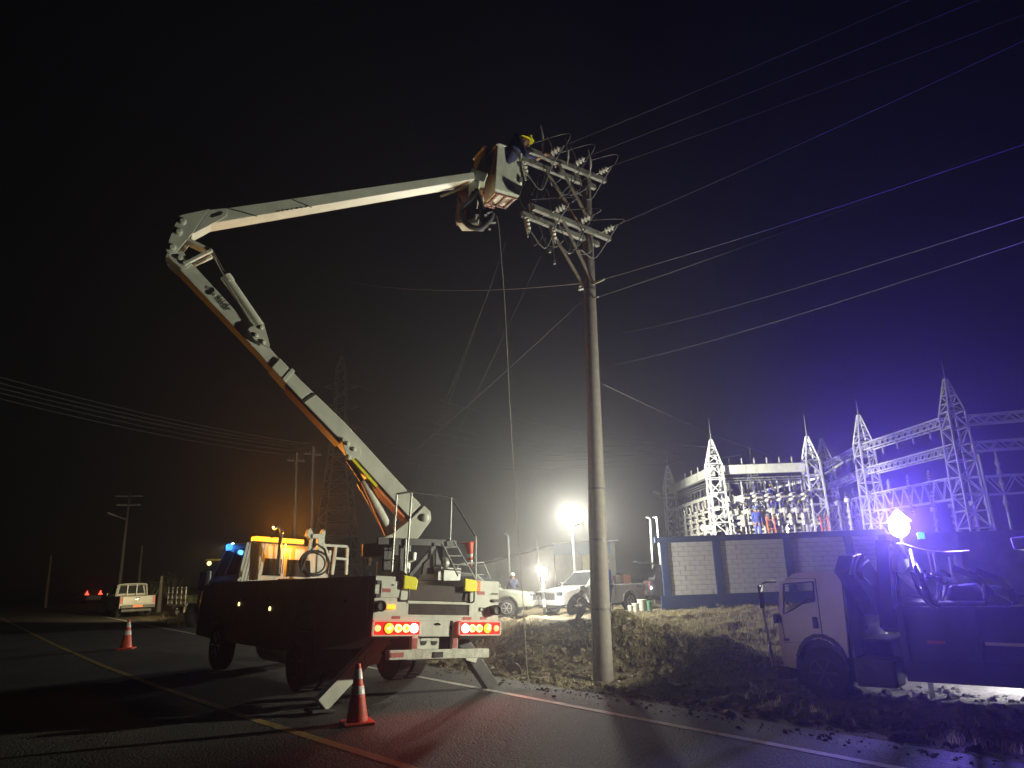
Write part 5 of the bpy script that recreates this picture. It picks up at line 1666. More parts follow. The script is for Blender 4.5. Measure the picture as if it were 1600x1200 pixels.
obj('lens', MB().lathe([(.17, .002), (.14, .05), (.07, .09), (0, .10)], (0, -.03, hz2), (0, -1, -.1), 16), M['e_flood2'], t, True)

# ------------------------------------------------------------------ sheds behind
t = thing('shed', 'low ribbed metal shed with blue fascia boards behind the pickup', 'shed', (2.2, 39, .15))
def wx(px, Y): return at(px, 880, Y).x - 2.2
x0, x1 = wx(868, 39), wx(962, 39)
zt = at(880, 846, 39).z - .15
obj('wall', MB().box((x0, 0, 0), (x1, 6, zt - .1)), M['shedwall'], t)
n = 26
for i in range(n):
    x = x0 + (x1 - x0) * (i + .5) / n
    obj('rib', MB().box((x - .03, -.035, 0), (x + .03, -.002, zt - .72)), M['shedwall'], t)
for a_, b_ in ((866, 903), (905, 930), (931, 955)):
    obj('fascia_board', MB().box((wx(a_, 38.9), -.12, zt - .70), (wx(b_, 38.9), -.04, zt)), M['fascia'], t, bevel=.01)
obj('door', MB().box((wx(910, 39), -.06, .0), (wx(922, 39), -.037, zt - .75)), M['lightpanel'], t)
obj('roof', MB().box((x0 - .2, -.3, zt - .09), (x1 + .2, 6.3, zt - .02)), M['shedroof'], t)
t = thing('shed', 'dark lean to shed with sloping roof left of the blue fascia', 'shed', (-2, 40, .15))
xa, xb = at(745, 880, 40).x + 2, at(866, 880, 40).x + 2
obj('wall', MB().prism([(xa, 0, 0), (xb, 0, 0), (xb, 0, zt - .2), (xa, 0, zt - 1.1)], (0, 5, 0)), M['shedwall'], t)
obj('roof', MB().prism([(xa - .3, -.4, zt - 1.12), (xb, -.4, zt - .18), (xb, -.4, zt - .08), (xa - .3, -.4, zt - 1.02)], (0, 6, 0)), M['shedroof'], t)
for i in range(12):
    x = xa + (xb - xa) * (i + .5) / 12
    obj('rib', MB().box((x - .04, -.04, 0), (x + .04, -.002, zt - 1.25)), M['shedwall'], t)
for (px, y0, y1, lab) in ((797, 838, 900, 'thin bent top stay pole left of the rope by the dark shed'), (842, 838, 872, 'thin hooked pole above the low floodlight'), (1019, 812, 890, 'thin pale pole left of the block wall corner'), (1029, 812, 843, 'thin post above the block wall corner, right of the pale pole')):
    b = at(px, y1, 37.5); tp_ = at(px - 3, y0, 37.5)
    t = thing('thin_pole', lab, 'pole', (b.x, b.y, gz(b.x, b.y)))
    obj('shaft', MB().tube(curve([V((b.x, b.y, gz(b.x, b.y))), b.lerp(tp_, .8), tp_]), .05, 8), M['steel'], t, True, world=True)
    obj('hook', MB().tube(curve([tp_, tp_ + V((-.08, 0, .1)), tp_ + V((-.22, 0, .12))]), .035, 6), M['steel'], t, True, world=True)

# ------------------------------------------------------------------ block wall
WY = 31.0
wl0, wl1 = at(1037, 900, WY).x, at(1392, 900, WY).x
t = thing('block_wall', 'white block wall with blue columns and blue capping beam', 'wall', (wl0, WY, 0))
WLn = wl1 - wl0
zb, ztp = .62, 2.78
obj('mortar_core', MB().box((0, .03, -.3), (WLn, .14, ztp)), M['mortar'], t)
obj('plinth', MB().box((-.2, -.06, -.4), (WLn, .029, zb - .01)), M['bluepaint'], t, bevel=.01)
obj('capping_beam', MB().box((-.25, -.05, ztp + .002), (WLn, .2, ztp + .24)), M['bluepaint'], t, bevel=.01)
cols = [at(q, 900, WY).x - wl0 for q in (1041, 1124, 1236, 1333)] + [WLn - .12]
for cx in cols:
    obj('column', MB().box((cx - .16, -.075, zb - .008), (cx + .16, .028, ztp)), M['bluepaint'], t, bevel=.01)
rb = random.Random(11)
bh, bw_ = .196, .43
nrow = int((ztp - zb) / bh)
protos = []
for i in range(4):
    g = MB().box((-bw_ / 2 + .006, 0, .005), (bw_ / 2 - .006, .06, bh - .006))
    for k in range(len(g.v)): g.v[k] += V((rb.uniform(-.004, .004), rb.uniform(-.004, .004), rb.uniform(-.003, .003)))
    protos.append(mesh_of('brick', g, M['brick']))
nb = 0
for c0_, c1_ in zip(cols[:-1], cols[1:]):
    e0, e1 = c0_ + .168, c1_ - .168
    for r_ in range(nrow):
        x = e0 - (bw_ / 2 if r_ % 2 else 0)
        while x < e1 - .05:
            l0, l1 = max(x, e0), min(x + bw_, e1)
            if l1 - l0 > .06:
                o = bpy.data.objects.new('brick', protos[rb.randrange(4)]); COL.objects.link(o); o.parent = t
                o.location = ((l0 + l1) / 2, rb.uniform(-.014, .004), zb + r_ * bh); o.scale = ((l1 - l0) / bw_, 1, 1); nb += 1
            x += bw_
t = thing('rendered_wall', 'grey rendered yard wall continuing behind the crane truck', 'wall', (wl1 + .01, WY, 0))
obj('wall', MB().box((0, 0, -.4), (14, .15, 2.7)), M['render'], t)
obj('coping', MB().box((0, -.04, 2.702), (14, .19, 2.80)), M['render'], t)
for x in (3.2, 6.4, 9.6): obj('pilaster', MB().box((x - .15, -.06, -.3), (x + .15, -.002, 2.70)), M['render'], t)

# ------------------------------------------------------------------ substation steelwork
def lattice(g, base, w0, w1, z0, z1, n, r, br=None):
    br = br or r * .6
    base = V(base)
    c = lambda w, z: [base + V((sx * w / 2, sy * w / 2, z)) for sx, sy in ((-1, -1), (1, -1), (1, 1), (-1, 1))]
    a = c(w0, z0); b = c(w1, z1)
    for k in range(4): g.beam(a[k], b[k], r * 2)
    for i in range(n):
        t0, t1 = i / n, (i + 1) / n
        p = [a[k].lerp(b[k], t0) for k in range(4)]; q = [a[k].lerp(b[k], t1) for k in range(4)]
        for k in range(4):
            m = (k + 1) % 4
            if (i + k) % 2: g.beam(p[k], q[m], br * 2)
            else: g.beam(p[m], q[k], br * 2)
            g.beam(q[k], q[m], br * 2)
    return g


def truss(g, p, q, w, h, n, r):
    p = V(p); q = V(q); d = (q - p).normalized(); s_ = d.cross(V((0, 0, 1))).normalized() * w / 2; u = V((0, 0, h / 2))
    C4 = [s_ + u, -s_ + u, -s_ - u, s_ - u]
    for c in C4: g.beam(p + c, q + c, r * 2)
    for i in range(n):
        a = p.lerp(q, i / n); b = p.lerp(q, (i + 1) / n); m = p.lerp(q, (i + .5) / n)
        for s2 in (1, -1):
            g.beam(a + s_ * s2 - u, m + s_ * s2 + u, r * 1.3); g.beam(m + s_ * s2 + u, b + s_ * s2 - u, r * 1.3)
        g.beam(a + s_ + u, m - s_ + u, r * 1.3); g.beam(m - s_ + u, b + s_ + u, r * 1.3)
    return g


def insul_mesh(name, h, r, n=5, m='porcelain'):
    prof = [(r * .4, 0)]
    for k in range(n):
        z = h * (.1 + .8 * k / n)
        prof += [(r * .5, z), (r, z + h * .05), (r * .5, z + h * .13)]
    prof += [(r * .4, h * .92), (r * .4, h)]
    return mesh_of(name, MB().lathe(prof, (0, 0, 0), (0, 0, 1), 8), M[m], True)


INS_S = insul_mesh('insulator', .38, .075, 3)
INS_L = insul_mesh('insulator', .62, .10, 5)


def put(name, me, par, loc, rot=(0, 0, 0), sc=1.):
    o = bpy.data.objects.new(name, me); COL.objects.link(o); o.parent = par
    o.location = TM[par.name].inverted() @ V(loc); o.rotation_euler = rot; o.scale = (sc,) * 3
    return o


GZ = .2
TF = at(1127, 838, 40); TG = at(1283, 838, 40); TRl = at(1053, 838, 50)
SB = thing('substation_bay', 'floodlit steel substation bay with white beams and rows of insulators', 'substation', (TF.x, TF.y, GZ))
S_ = lambda name, g, m='lattice', par=SB, **k: obj(name, g, M[m] if isinstance(m, str) else m, par, world=True, **k)
zbm = at(1118, 735, 40).z
for b in (TF, TG, TRl, V((TG.x, TRl.y, 0))):
    b_ = V((b.x, b.y, GZ))
    tw = S_('lattice_tower', lattice(MB(), b_, 1.0, .72, -.2, zbm + .35 - GZ, 9, .045))
    pk = zbm + 1.75
    S_('peak', lattice(MB(), b_, .72, .10, zbm + .355 - GZ, pk - GZ, 3, .035), 'lattice', tw)
    S_('lightning_spike', MB().tube([V((b.x, b.y, pk)), V((b.x, b.y, pk + 1.25))], [.035, .015], 6), 'steel', tw)
hx = .36
FB0, FB1 = V((TF.x + .4, TF.y, zbm)), V((TG.x - .4, TG.y, zbm))
LB0, LB1 = V((TRl.x, TRl.y - .4, zbm)), V((TF.x, TF.y + .4, zbm))
for p, q in ((FB0, FB1), (LB0, LB1)):
    bm_ = S_('beam', MB().beam(p, q, .30, .50), 'white')
    for k in range(6):
        put('insulator', INS_S, bm_, p.lerp(q, (k + .7) / 6.6) + V((0, 0, .255)))
    d = (q - p).normalized(); sd = d.cross(V((0, 0, 1)))
    for dz, s2 in ((-.48, .0), (-.62, 0), (-.76, 0)):
        S_('bus_bar', MB().tube([p + V((0, 0, dz)), q + V((0, 0, dz))], .025, 6), 'steel')
# front face: rows of beams, insulators and jumper loops
def loop_mesh(r, name='jumper_loop'):
    return mesh_of(name, MB().tube([(r * math.cos(a), 0, r * math.sin(a)) for a in [PI * k / 12 for k in range(13)]], .022, 6), M['wire'], True)


LOOP = loop_mesh(.42)
zz = lambda y, px=1200, Y=40: at(px, y, Y).z
CON = mesh_of('connector', MB().cbox((0, 0, 0), (.16, .16, .34)).cbox((0, 0, .12), (.30, .10, .08)), M['porcelain'])
rows = [(778, .28, True), (799, .18, False), (808, .16, False), (817, .16, False)]
for i, (y, hgt, big) in enumerate(rows):
    z = zz(y)
    p = V((TF.x + .55, TF.y - .05, z)); q = V((TG.x - .5, TG.y - .05, z))
    bm_ = S_('cross_beam', MB().beam(p, q, .22, hgt), 'white')
    for k in range(6):
        c = p.lerp(q, (k + 1.0) / 6.6)
        if big:
            for dz in (0, .24): put('insulator', INS_L, bm_, c + V((0, -.2, dz - .15)), (R(90), 0, 0), .9)
            put('connector', CON, bm_, c + V((.2, -.45, .05)))
        elif i == 1:
            put('jumper_loop', LOOP, bm_, c + V((.1, -.15, .06)), (0, 0, R(12)))
            put('connector', CON, bm_, c + V((-.3, -.16, .0)))
        else:
            put('connector', CON, bm_, c + V((.0, -.16, .0)), (0, 0, R(8 * k)))
            put('insulator', INS_S, bm_, c + V((.3, -.12, .08)), (0, R(10), 0))
for k in range(7):
    x = TF.x + .7 + k * (TG.x - TF.x - 1.2) / 6.4
    S_('hanger', MB().beam((x, TF.y - .1, zz(838)), (x + .03, TF.y - .1, zz(752)), .06), 'lattice')
for k in range(14):
    x = TF.x + .9 + k * (TG.x - TF.x - 1.6) / 13
    S_('dropper', MB().tube(curve([V((x, TF.y + .9, zz(782))), V((x + .1, TF.y + .6, zz(792))), V((x - .08, TF.y + .7, zz(800)))]), .022, 6), 'white', smooth=True)
    put('insulator', INS_S, SB, V((x, TF.y + .9, zz(790))), (0, R(20), 0))
for i, y in enumerate((826, 833)):
    z = zz(y); bm_ = S_('cross_beam', MB().beam((TF.x + .5, TF.y + .5, z), (TG.x - .5, TG.y + .5, z), .15, .10), 'white')
    for k in range(11):
        put('connector', CON, bm_, V((TF.x + .9 + k * .42, TF.y + .4, z + .12)), (0, 0, R(20 * k)), .7)
for i, (dz, dx) in enumerate(((-1.0, 1.2), (-1.7, 1.5), (-2.4, 1.2))):
    p = V((TF.x + dx, TF.y + 1.2, zbm + dz)); q = V((TRl.x + dx, TRl.y - 1.2, zbm + dz + .1))
    bm_ = S_('cross_beam', MB().beam(p, q, .16, .14), 'white')
    for k in range(6): put('insulator', INS_L, bm_, p.lerp(q, (k + .5) / 6) + V((0, 0, .07)), sc=.8)
S_('brace', MB().beam((TG.x + .3, TG.y - .3, zz(750)), (TG.x - 3.2, TG.y + 3.5, zz(765)), .12), 'white')
S_('brace', MB().beam((TG.x + .2, TG.y - .3, zz(820)), (TG.x - 2.6, TG.y + 3.0, zz(832)), .12), 'white')
rl = random.Random(4)
for k in range(16):   # droppers above the second row
    x = TF.x + 1.4 + k * .22 + rl.uniform(-.05, .05)
    S_('dropper', MB().tube(curve([V((x, TF.y + .3, zbm - .35)), V((x + rl.uniform(-.2, .2), TF.y - .1, zbm - .75)), V((x + rl.uniform(-.25, .25), TF.y - .15, zz(768)))]), .02, 6), 'wire', smooth=True)
# left face: rows marching back
for i, dz in enumerate((-1.35, -2.15, -2.55, -2.95, -3.3)):
    p = LB0 + V((.02, .2, dz)); q = LB1 + V((.02, -.2, dz))
    bm_ = S_('cross_beam', MB().beam(p, q, .2, .12 if i else .18), 'white')
    for k in range(7):
        c = p.lerp(q, (k + .6) / 7.2)
        if i == 0:
            put('insulator', INS_L, bm_, c + V((0, 0, -.55)), sc=1.05)
            put('jumper_loop', LOOP, bm_, c + V((-.1, 0, .08)), (0, 0, R(90)), 1.1)
            S_('dropper', MB().tube([c + V((0, .4, -.05)), c + V((0, .35, -.85))], .022, 6), 'wire')
        else:
            put('insulator', INS_L, bm_, c + V((-.1, 0, .06)), (0, R(-12), 0), .8)
            put('connector', CON, bm_, c + V((-.12, .3, .0)))
for z_, x_ in ((2.6, TF.x - .15), (1.9, TF.x - .1), (1.25, TF.x - .05)):
    S_('marker_plate', MB().cbox((x_ - .6, TF.y - .2, z_ + 1.2), (.75, .06, .26)), 'white')
S_('arm', MB().tube([V((TRl.x - .3, TRl.y, zz(783, 1045, 50))), V((TRl.x - .9, TRl.y, zz(775, 1040, 50)))], .05, 6), 'steel')
la = S_('street_lamp_arm', MB().tube([V((TG.x + .35, TG.y - .3, zz(747))), V((TG.x + 1.25, TG.y - .4, zz(735)))], .045, 8), 'steel')
S_('lamp_head', MB().beam((TG.x + 1.15, TG.y - .4, zz(736)), (TG.x + 1.6, TG.y - .42, zz(728)), .22, .12), 'white', la, bevel=.03)
BAYL = V((TRl.x - 1.1, TRl.y - .9, zz(772, 1035, 50)))
la = S_('street_lamp_arm', MB().tube([V((TRl.x - .3, TRl.y - .3, zz(776, 1040, 50))), V((TRl.x - .9, TRl.y - .4, zz(772, 1035, 50)))], .05, 8), 'steel')
S_('lamp_head', MB().beam((TRl.x - .8, TRl.y - .4, zz(773, 1035, 50)), (TRl.x - 1.25, TRl.y - .4, zz(769, 1035, 50)), .28, .14), 'white', la, bevel=.03)
# ladders, workers in the bay
for px, lab in ((1291, 'orange ladder leaning on the right hand tower of the floodlit bay'), (1207, 'orange ladder inside the floodlit bay below the insulators')):
    b = at(px + 6, 838, 39.2); a_ = at(px - 5, 806, 39.5)
    t = thing('ladder', lab, 'ladder', (b.x, b.y, GZ)); b.z = GZ
    for dx in (-.2, .2): obj('stile', MB().beam(b + V((dx, 0, 0)), a_ + V((dx, 0, 0)), .07, .05), M['orange_lad'], t, world=True)
    for k in range(9):
        c = b.lerp(a_, (k + .5) / 9); obj('rung', MB().tube([c - V((.2, 0, 0)), c + V((.2, 0, 0))], .025, 6), M['orange_lad'], t, world=True)
zr = zz(817) + .12
person('person in blue coverall and blue helmet working on the lower beam of the bay', dict(), (at(1184, 820, 39.6).x, 39.62, zr - 1.0), R(170), 'b', 'helmet_b', 'workers in the substation bay')
person('person in yellow helmet at the insulator row of the bay', dict(wrl=(-.1, .4, 1.4), ell=(-.25, .2, 1.3)), (at(1210, 790, 40.7).x, 40.75, zz(778) - .9), R(150), 'b', 'helmet_y', 'workers in the substation bay')

# the big open portal to the right
PX = 20.0
pts3 = [V((at(1518, 800, 32).x, 32, GZ)), V((at(1366, 800, 39.7).x, 39.7, GZ)), V((at(1300, 800, 47).x, 47, GZ))]
zl = [at(1480, 655, 32).z, at(1490, 700, 32).z, at(1500, 760, 32).z]
PG = thing('substation_portal', 'tall open lattice portal rising behind the crane truck lamp', 'substation', pts3[0])
Q_ = lambda name, g, m='lattice', par=PG, **k: obj(name, g, M[m] if isinstance(m, str) else m, par, world=True, **k)
for i, b in enumerate(pts3):
    tw = Q_('lattice_tower', lattice(MB(), b, 1.05, .75, -.2, zl[0] + .3 - GZ, 11, .04))
    Q_('peak', lattice(MB(), b, .75, .12, zl[0] + .305 - GZ, zl[0] + 1.9 - GZ, 4, .03), 'lattice', tw)
    Q_('lightning_spike', MB().tube([V((b.x, b.y, zl[0] + 1.9)), V((b.x, b.y, zl[0] + 2.8))], [.03, .012], 6), 'steel', tw)
for i in range(2):
    a_, b_ = pts3[i], pts3[i + 1]
    for k, z in enumerate(zl):
        p = V((a_.x, a_.y + .5, z)); q = V((b_.x, b_.y - .5, z))
        o = Q_('lattice_beam', truss(MB(), p, q, .5, .36 if k < 2 else .95, 13 if k < 2 else 8, .03))
        if k == 2:
            for j in range(3):
                c = p.lerp(q, .25 + .25 * j)
                put('insulator', INS_L, o, c + V((-.2, 0, -.95)), sc=1.6)
                put('insulator', INS_L, o, c + V((-.2, 0, .30)), sc=1.2)
        elif k == 0:
            for j in range(4): put('insulator', INS_S, o, p.lerp(q, .2 + .2 * j) + V((0, 0, -.6)), sc=1.1)
for z in (zl[0] - .1, zl[1]):
    Q_('lattice_beam', truss(MB(), V((pts3[0].x + .5, 32, z)), V((pts3[0].x + 9, 29.5, z)), .5, .4, 12, .03))
Q_('lattice_beam', truss(MB(), V((pts3[0].x + .5, 32.2, zl[2])), V((pts3[0].x + 9, 30, zl[2])), .5, .8, 8, .03))
Q_('bracing_tube', MB().tube([pts3[0] + V((.45, -.55, zl[1] - .6)), pts3[0] + V((.55, -.55, 1.2))], .06, 8), 'white')
# equipment posts on the right: each a thing
for i, (px, y0, y1, Y) in enumerate(((1552, 703, 838, 31.9), (1583, 703, 838, 32.2), (1467, 800, 838, 33.5), (1496, 795, 838, 33.5), (1530, 790, 838, 33.8), (1556, 795, 838, 34), (1318, 790, 838, 36), (1333, 785, 838, 37))):
    b = at(px, y1, Y); tpz = at(px, y0, Y)
    t = thing('bus_support', ['white capped insulator column right of the tall portal, left of two', 'white capped insulator column at the far right edge, right of two',
                              'short insulator post under the portal, nearest the lamp', 'short insulator post under the portal, second from the lamp', 'short insulator post beside the tall portal leg',
                              'short insulator post right of the tall portal leg', 'bent topped post between the two steel structures, left one', 'bent topped post between the two steel structures, right one'][i], 'insulator post', (b.x, Y, GZ), group='insulator posts in the yard')
    x = b.lerp(tpz, 1).x
    hgt = tpz.z - GZ
    obj('stand', MB().tube([(0, 0, 0), (0, 0, hgt * .55)], .06, 8), M['lattice'], t, True)
    sc_ = hgt * .45 / .62
    o = bpy.data.objects.new('insulator', INS_L); COL.objects.link(o); o.parent = t; o.location = (0, 0, hgt * .55); o.scale = (1.3, 1.3, sc_)
    obj('cap', MB().lathe([(.10, 0), (.17, .03), (.17, .22), (.08, .28)], (0, 0, hgt), (0, 0, 1), 10), M['porcelain'], t, True)
    if i < 2: obj('jumper', MB().tube(curve([V((0, 0, hgt + .2)), V((-.5, .2, hgt - .1)), V((-.9, .5, hgt + .35))]), .02, 6), M['wire'], t, True)

# ------------------------------------------------------------------ pylon, far poles and their wires
PY = at(525, 880, 100); PYZ = at(528, 558, 100).z
t = thing('lattice_pylon', 'tall dim lattice pylon with three cross arms beyond the boom', 'pylon', (PY.x, PY.y, 0))
zw = PYZ * .62
obj('lower_tower', lattice(MB(), (0, 0, 0), 6.4, 2.0, 0, zw, 11, .10, .06), M['pylon'], t)
obj('upper_tower', lattice(MB(), (0, 0, 0), 2.0, 1.3, zw + .01, PYZ - 2.2, 9, .08, .05), M['pylon'], t)
obj('peak', lattice(MB(), (0, 0, 0), 1.3, .3, PYZ - 2.19, PYZ, 2, .07, .05), M['pylon'], t)
PYA = []
for k, z in enumerate((at(535, 608, 100).z, at(535, 640, 100).z, at(535, 672, 100).z)):
    for s_ in (-1, 1):
        g = MB()
        tip_ = V((s_ * 2.6, 0, z + .35))
        for dy in (-.6, .6):
            g.beam((s_ * .7, dy, z), tip_, .12); g.beam((s_ * .7, dy, z + .9), tip_, .12)
        for f in (.35, .65): g.beam(V((s_ * .7, -.6, z)).lerp(tip_, f), V((s_ * .7, -.6, z + .9)).lerp(tip_, f), .08)
        ar = obj('cross_arm', g, M['pylon'], t)
        obj('insulator_string', MB().tube([tip_, tip_ + V((s_ * .3 + 1.2, -1.2, -.9))], .10, 8), M['porcelain'], ar)
        if s_ > 0: PYA.append(TM[t.name] @ (tip_ + V((1.5, -1.2, -.9))))
for k, a_ in enumerate(PYA):
    wire('power_line', ['dim conductor from the top arm of the pylon towards the substation', 'dim conductor from the middle arm of the pylon towards the substation', 'dim conductor from the lowest arm of the pylon towards the substation'][k],
         a_, at(1040 + 60 * k, 695 + 8 * k, 48), 2.6, .025)
wire('power_line', 'dim earth wire falling right from the pylon peak', V((PY.x, PY.y, PYZ)), at(1119, 700, 44), 2.2, .022)
for k, (y0, y1) in enumerate(((690, 700), (672, 708), (715, 704), (735, 708))):
    wire('power_line', ['faint long line above the floodlight, lowest left end of four', 'faint long line above the floodlight, highest left end of four', 'faint long line above the floodlight, second from the bottom at left', 'faint long line above the floodlight, bottom one at left'][k],
         at(600, y0 - 20, 80), at(1060, y1, 45), 1.2, .018)
wire('power_line', 'line descending from the pole right towards the bay beams', at(942, 600, 15.5), at(1262, 725, 40), .3, .012)
for k, (px, ytop, lab) in enumerate(((489, 698, 'right pole of the twin poles left of the pylon'), (463, 708, 'left pole of the twin poles left of the pylon'))):
    b = at(px - 4, 905, 44); tpz = at(px, ytop, 44)
    t = thing('far_pole', lab, 'utility pole', (b.x, 44, 0), group='twin poles beyond the cab')
    b.z = -.1
    obj('shaft', MB().tube([b, tpz], [.16, .09], 10), M['concrete'], t, True, world=True)
    for dz in (.5,):
        c = tpz - V((0, 0, dz))
        ca = obj('crossarm', MB().beam(c + V((-.45, -.32, 0)), c + V((.45, .32, 0)), .05, .05), M['arm_steel'], t, world=True)
        for f in (-.6, -.25, .25, .6): 
            o = bpy.data.objects.new('insulator', INS_S); COL.objects.link(o); o.parent = ca; TM[o.name] = TM[t.name]
            o.location = TM[t.name].inverted() @ (c + V((.62 * f, .45 * f, .03))); o.scale = (.5,) * 3
for k, (y0, y1) in enumerate(((583, 694), (592, 698), (600, 702), (606, 705), (615, 712))):
    wire('power_line', ['faint line in the left sky bundle, topmost', 'faint line in the left sky bundle, second from the top', 'faint line in the left sky bundle, middle one', 'faint line in the left sky bundle, second from the bottom', 'faint line in the left sky bundle, bottom one'][k],
         at(487 if k < 3 else 463, y1, 44), beyond(at(487, y1, 44), at(0, y0, 26), 1.15), .35, .010, 'cable', group='line bundle in the left sky')
for k, (px, yb_, pt, yt, Y, lab) in enumerate(((187, 910, 203, 770, 64, 'leaning looking street pole with two crossarms on the far left'), (218, 905, 222, 852, 70, 'short dark pole right of the far left street pole'), (250, 930, 253, 900, 52, 'stubby post by the verge right of the far pickup'), (74, 925, 80, 868, 75, 'faint pole at the far left edge of the road'))):
    b = at(px, yb_, Y); tpz = at(pt, yt, Y)
    t = thing('street_pole', lab, 'utility pole', (b.x, Y, 0), group='far roadside poles')
    b.z = -.1
    obj('shaft', MB().tube([b, tpz], [.17, .09], 10), M['concrete'], t, True, world=True)
    if k == 0:
        for dz, w_ in ((.3, 1.1), (1.1, .9)):
            c = tpz - V((0, 0, dz)); obj('crossarm', MB().beam(c - V((w_, .3, 0)), c + V((w_, .3, 0)), .10, .10), M['steel'], t, world=True)
        la = obj('lamp_arm', MB().tube([tpz - V((0, 0, 2.4)), tpz - V((1.0, .2, 2.0))], .05, 6), M['steel'], t, world=True)
        obj('lamp_head', MB().beam(tpz - V((.95, .2, 2.02)), tpz - V((1.6, .3, 1.75)), .3, .14), M['steel'], la, world=True)

# ------------------------------------------------------------------ backhoe, trailer and shrub on the far verge
BH = at(347, 958, 34)
t = thing('backhoe_loader', 'yellow backhoe loader with lit work lamps half hidden by the truck cab', 'backhoe', (BH.x, BH.y, gz(BH.x, BH.y)), (0, 0, TH + R(150)), None)
obj('frame', MB().box((-.45, -1.8, .55), (.45, 2.2, 1.15)), M['backhoe'], t, bevel=.05)
obj('bonnet', MB().hexa([(-.42, .6, 1.15), (.42, .6, 1.15), (.38, 2.2, 1.15), (-.38, 2.2, 1.15)], [(-.38, .6, 1.72), (.38, .6, 1.72), (.34, 2.1, 1.55), (-.34, 2.1, 1.55)]), M['backhoe'], t, bevel=.04)
cf = MB()
for x in (-.6, .6):
    for y in (-.9, .6): cf.beam((x, y, 1.15), (x * .92, y, 2.75), .09, .09)
obj('cab_frame', cf, M['darksteel'], t)
obj('cab_roof', MB().box((-.72, -1.05, 2.751), (.72, .75, 2.86)), M['backhoe'], t, bevel=.04)
obj('cab_glass', MB().box((-.56, .57, 1.2), (.56, .585, 2.7)), M['glass'], t)
for s_ in (-1, 1):
    wheel(t, (s_ * .95, -.8, .72), .72, .45, side=s_); wheel(t, (s_ * .85, 1.7, .48), .48, .32, side=s_)
    obj('fender', MB().tube([(s_ * .95, -.8 + .8 * math.cos(a), .72 + .8 * math.sin(a)) for a in [PI * (k + 1) / 9 for k in range(8)]], .10, 6), M['backhoe'], t)
    hl = obj('headlamp', MB().lathe([(.06, 0), (.10, .05), (.11, .09)], (s_ * .5, .78, 2.66), (0, 1, 0), 10), M['darksteel'], t)
    obj('lens', MB().lathe([(.10, 0), (.05, .02)], (s_ * .5, .87, 2.66), (0, 1, 0), 10), M['e_yellow'], hl)
obj('exhaust', MB().tube([(.25, 1.5, 1.6), (.25, 1.5, 2.3)], .04, 8), M['steel'], t)
obj('dipper_arm', MB().beam((0, -1.9, .8), (0, -2.3, 2.9), .22, .3).beam((0, -2.3, 2.9), (0, -2.9, 1.2), .18, .22), M['backhoe'], t, bevel=.03)
WLP = at(364, 853, 33.5)
wl_ = obj('work_lamp', MB().lathe([(.05, -.1), (.12, -.05), (.14, 0)], WLP, (-.3, -1, -.2), 12), M['darksteel'], t, True, world=True)
obj('lens', MB().lathe([(.135, .002), (.08, .04), (0, .05)], WLP, (-.3, -1, -.2), 12), mat('lit_cool_lens', (.8, .9, .9), .3, emit=(.8, 1, 1), es=14), wl_, True, world=True)
obj('lamp_mast', MB().tube([WLP + V((.05, .15, -.02)), V((WLP.x + .1, WLP.y + .4, gz(BH.x, BH.y) + 2.86))], .03, 6), M['steel'], t, world=True)
TRL = at(303, 950, 43)
t = thing('flatbed_trailer', 'dark stake sided trailer standing on the verge beside the backhoe', 'trailer', (TRL.x, TRL.y, gz(TRL.x, TRL.y)), (0, 0, TH))
obj('bed', MB().box((-1.0, -2, .7), (1.0, 2.2, .82)), M['darksteel'], t)
for x in (-.98, .98):
    for y in (-1.9, -1, 0, 1, 2.0): obj('stake', MB().box((x - .03, y - .03, .8205), (x + .03, y + .03, 1.75)), M['darksteel'], t)
    for z in (1.0, 1.3, 1.6): obj('side_rail', MB().box((x - .015, -1.98, z), (x + .015, 2.1, z + .12)), M['dark_int'], t)
for x in (-.85, .85): wheel(t, (x, -.3, .4), .4, .24, side=1 if x > 0 else -1)
for x in (-.8, -.3, .3, .8): obj('reflector', MB().lathe([(.05, 0), (.04, .02)], (x, -2.001, .76), (0, -1, 0), 8), M['cone_white'], t)


def shrub(label, c, r, h, n, seed):
    t = thing('shrub', label, 'shrub', (c.x, c.y, gz(c.x, c.y)), group='shrubs on the far verge')
    rs = random.Random(seed); g = MB()
    for k in range(6):
        a = rs.uniform(0, 2 * PI); g.tube([(0, 0, 0), (r * .4 * math.cos(a), r * .4 * math.sin(a), h * .5), (r * .7 * math.cos(a), r * .7 * math.sin(a), h * .85)], [.04, .025, .01], 5)
    obj('stem', g, M['wood'], t)
    g = MB(); cl_ = [(rs.gauss(0, r * .45), rs.gauss(0, r * .45), h * (.3 + .6 * rs.random())) for _ in range(14)]
    for _ in range(n):
        q = rs.choice(cl_); p = V((q[0] + rs.gauss(0, r * .22), q[1] + rs.gauss(0, r * .22), max(.05, q[2] + rs.gauss(0, h * .13))))
        a = V((rs.gauss(0, 1), rs.gauss(0, 1), rs.gauss(0, 1))).normalized(); b = a.orthogonal().normalized(); l = rs.uniform(.04, .09)
        g.add([p, p + a * l + b * l * .35, p + a * l * 2, p + a * l - b * l * .35], [(0, 1, 2, 3)])
    obj('foliage', g, M['bush'], t)


shrub('tall dim leafy shrub beyond the stubby post right of the far pickup', at(266, 940, 66), 1.5, 2.8, 1500, 1)
shrub('low dark shrub just left of the trailer', at(288, 948, 49), .7, 1.1, 900, 2)
shrub('dark shrub behind the far pickup', at(232, 935, 60), 1.2, 2.2, 1000, 3)

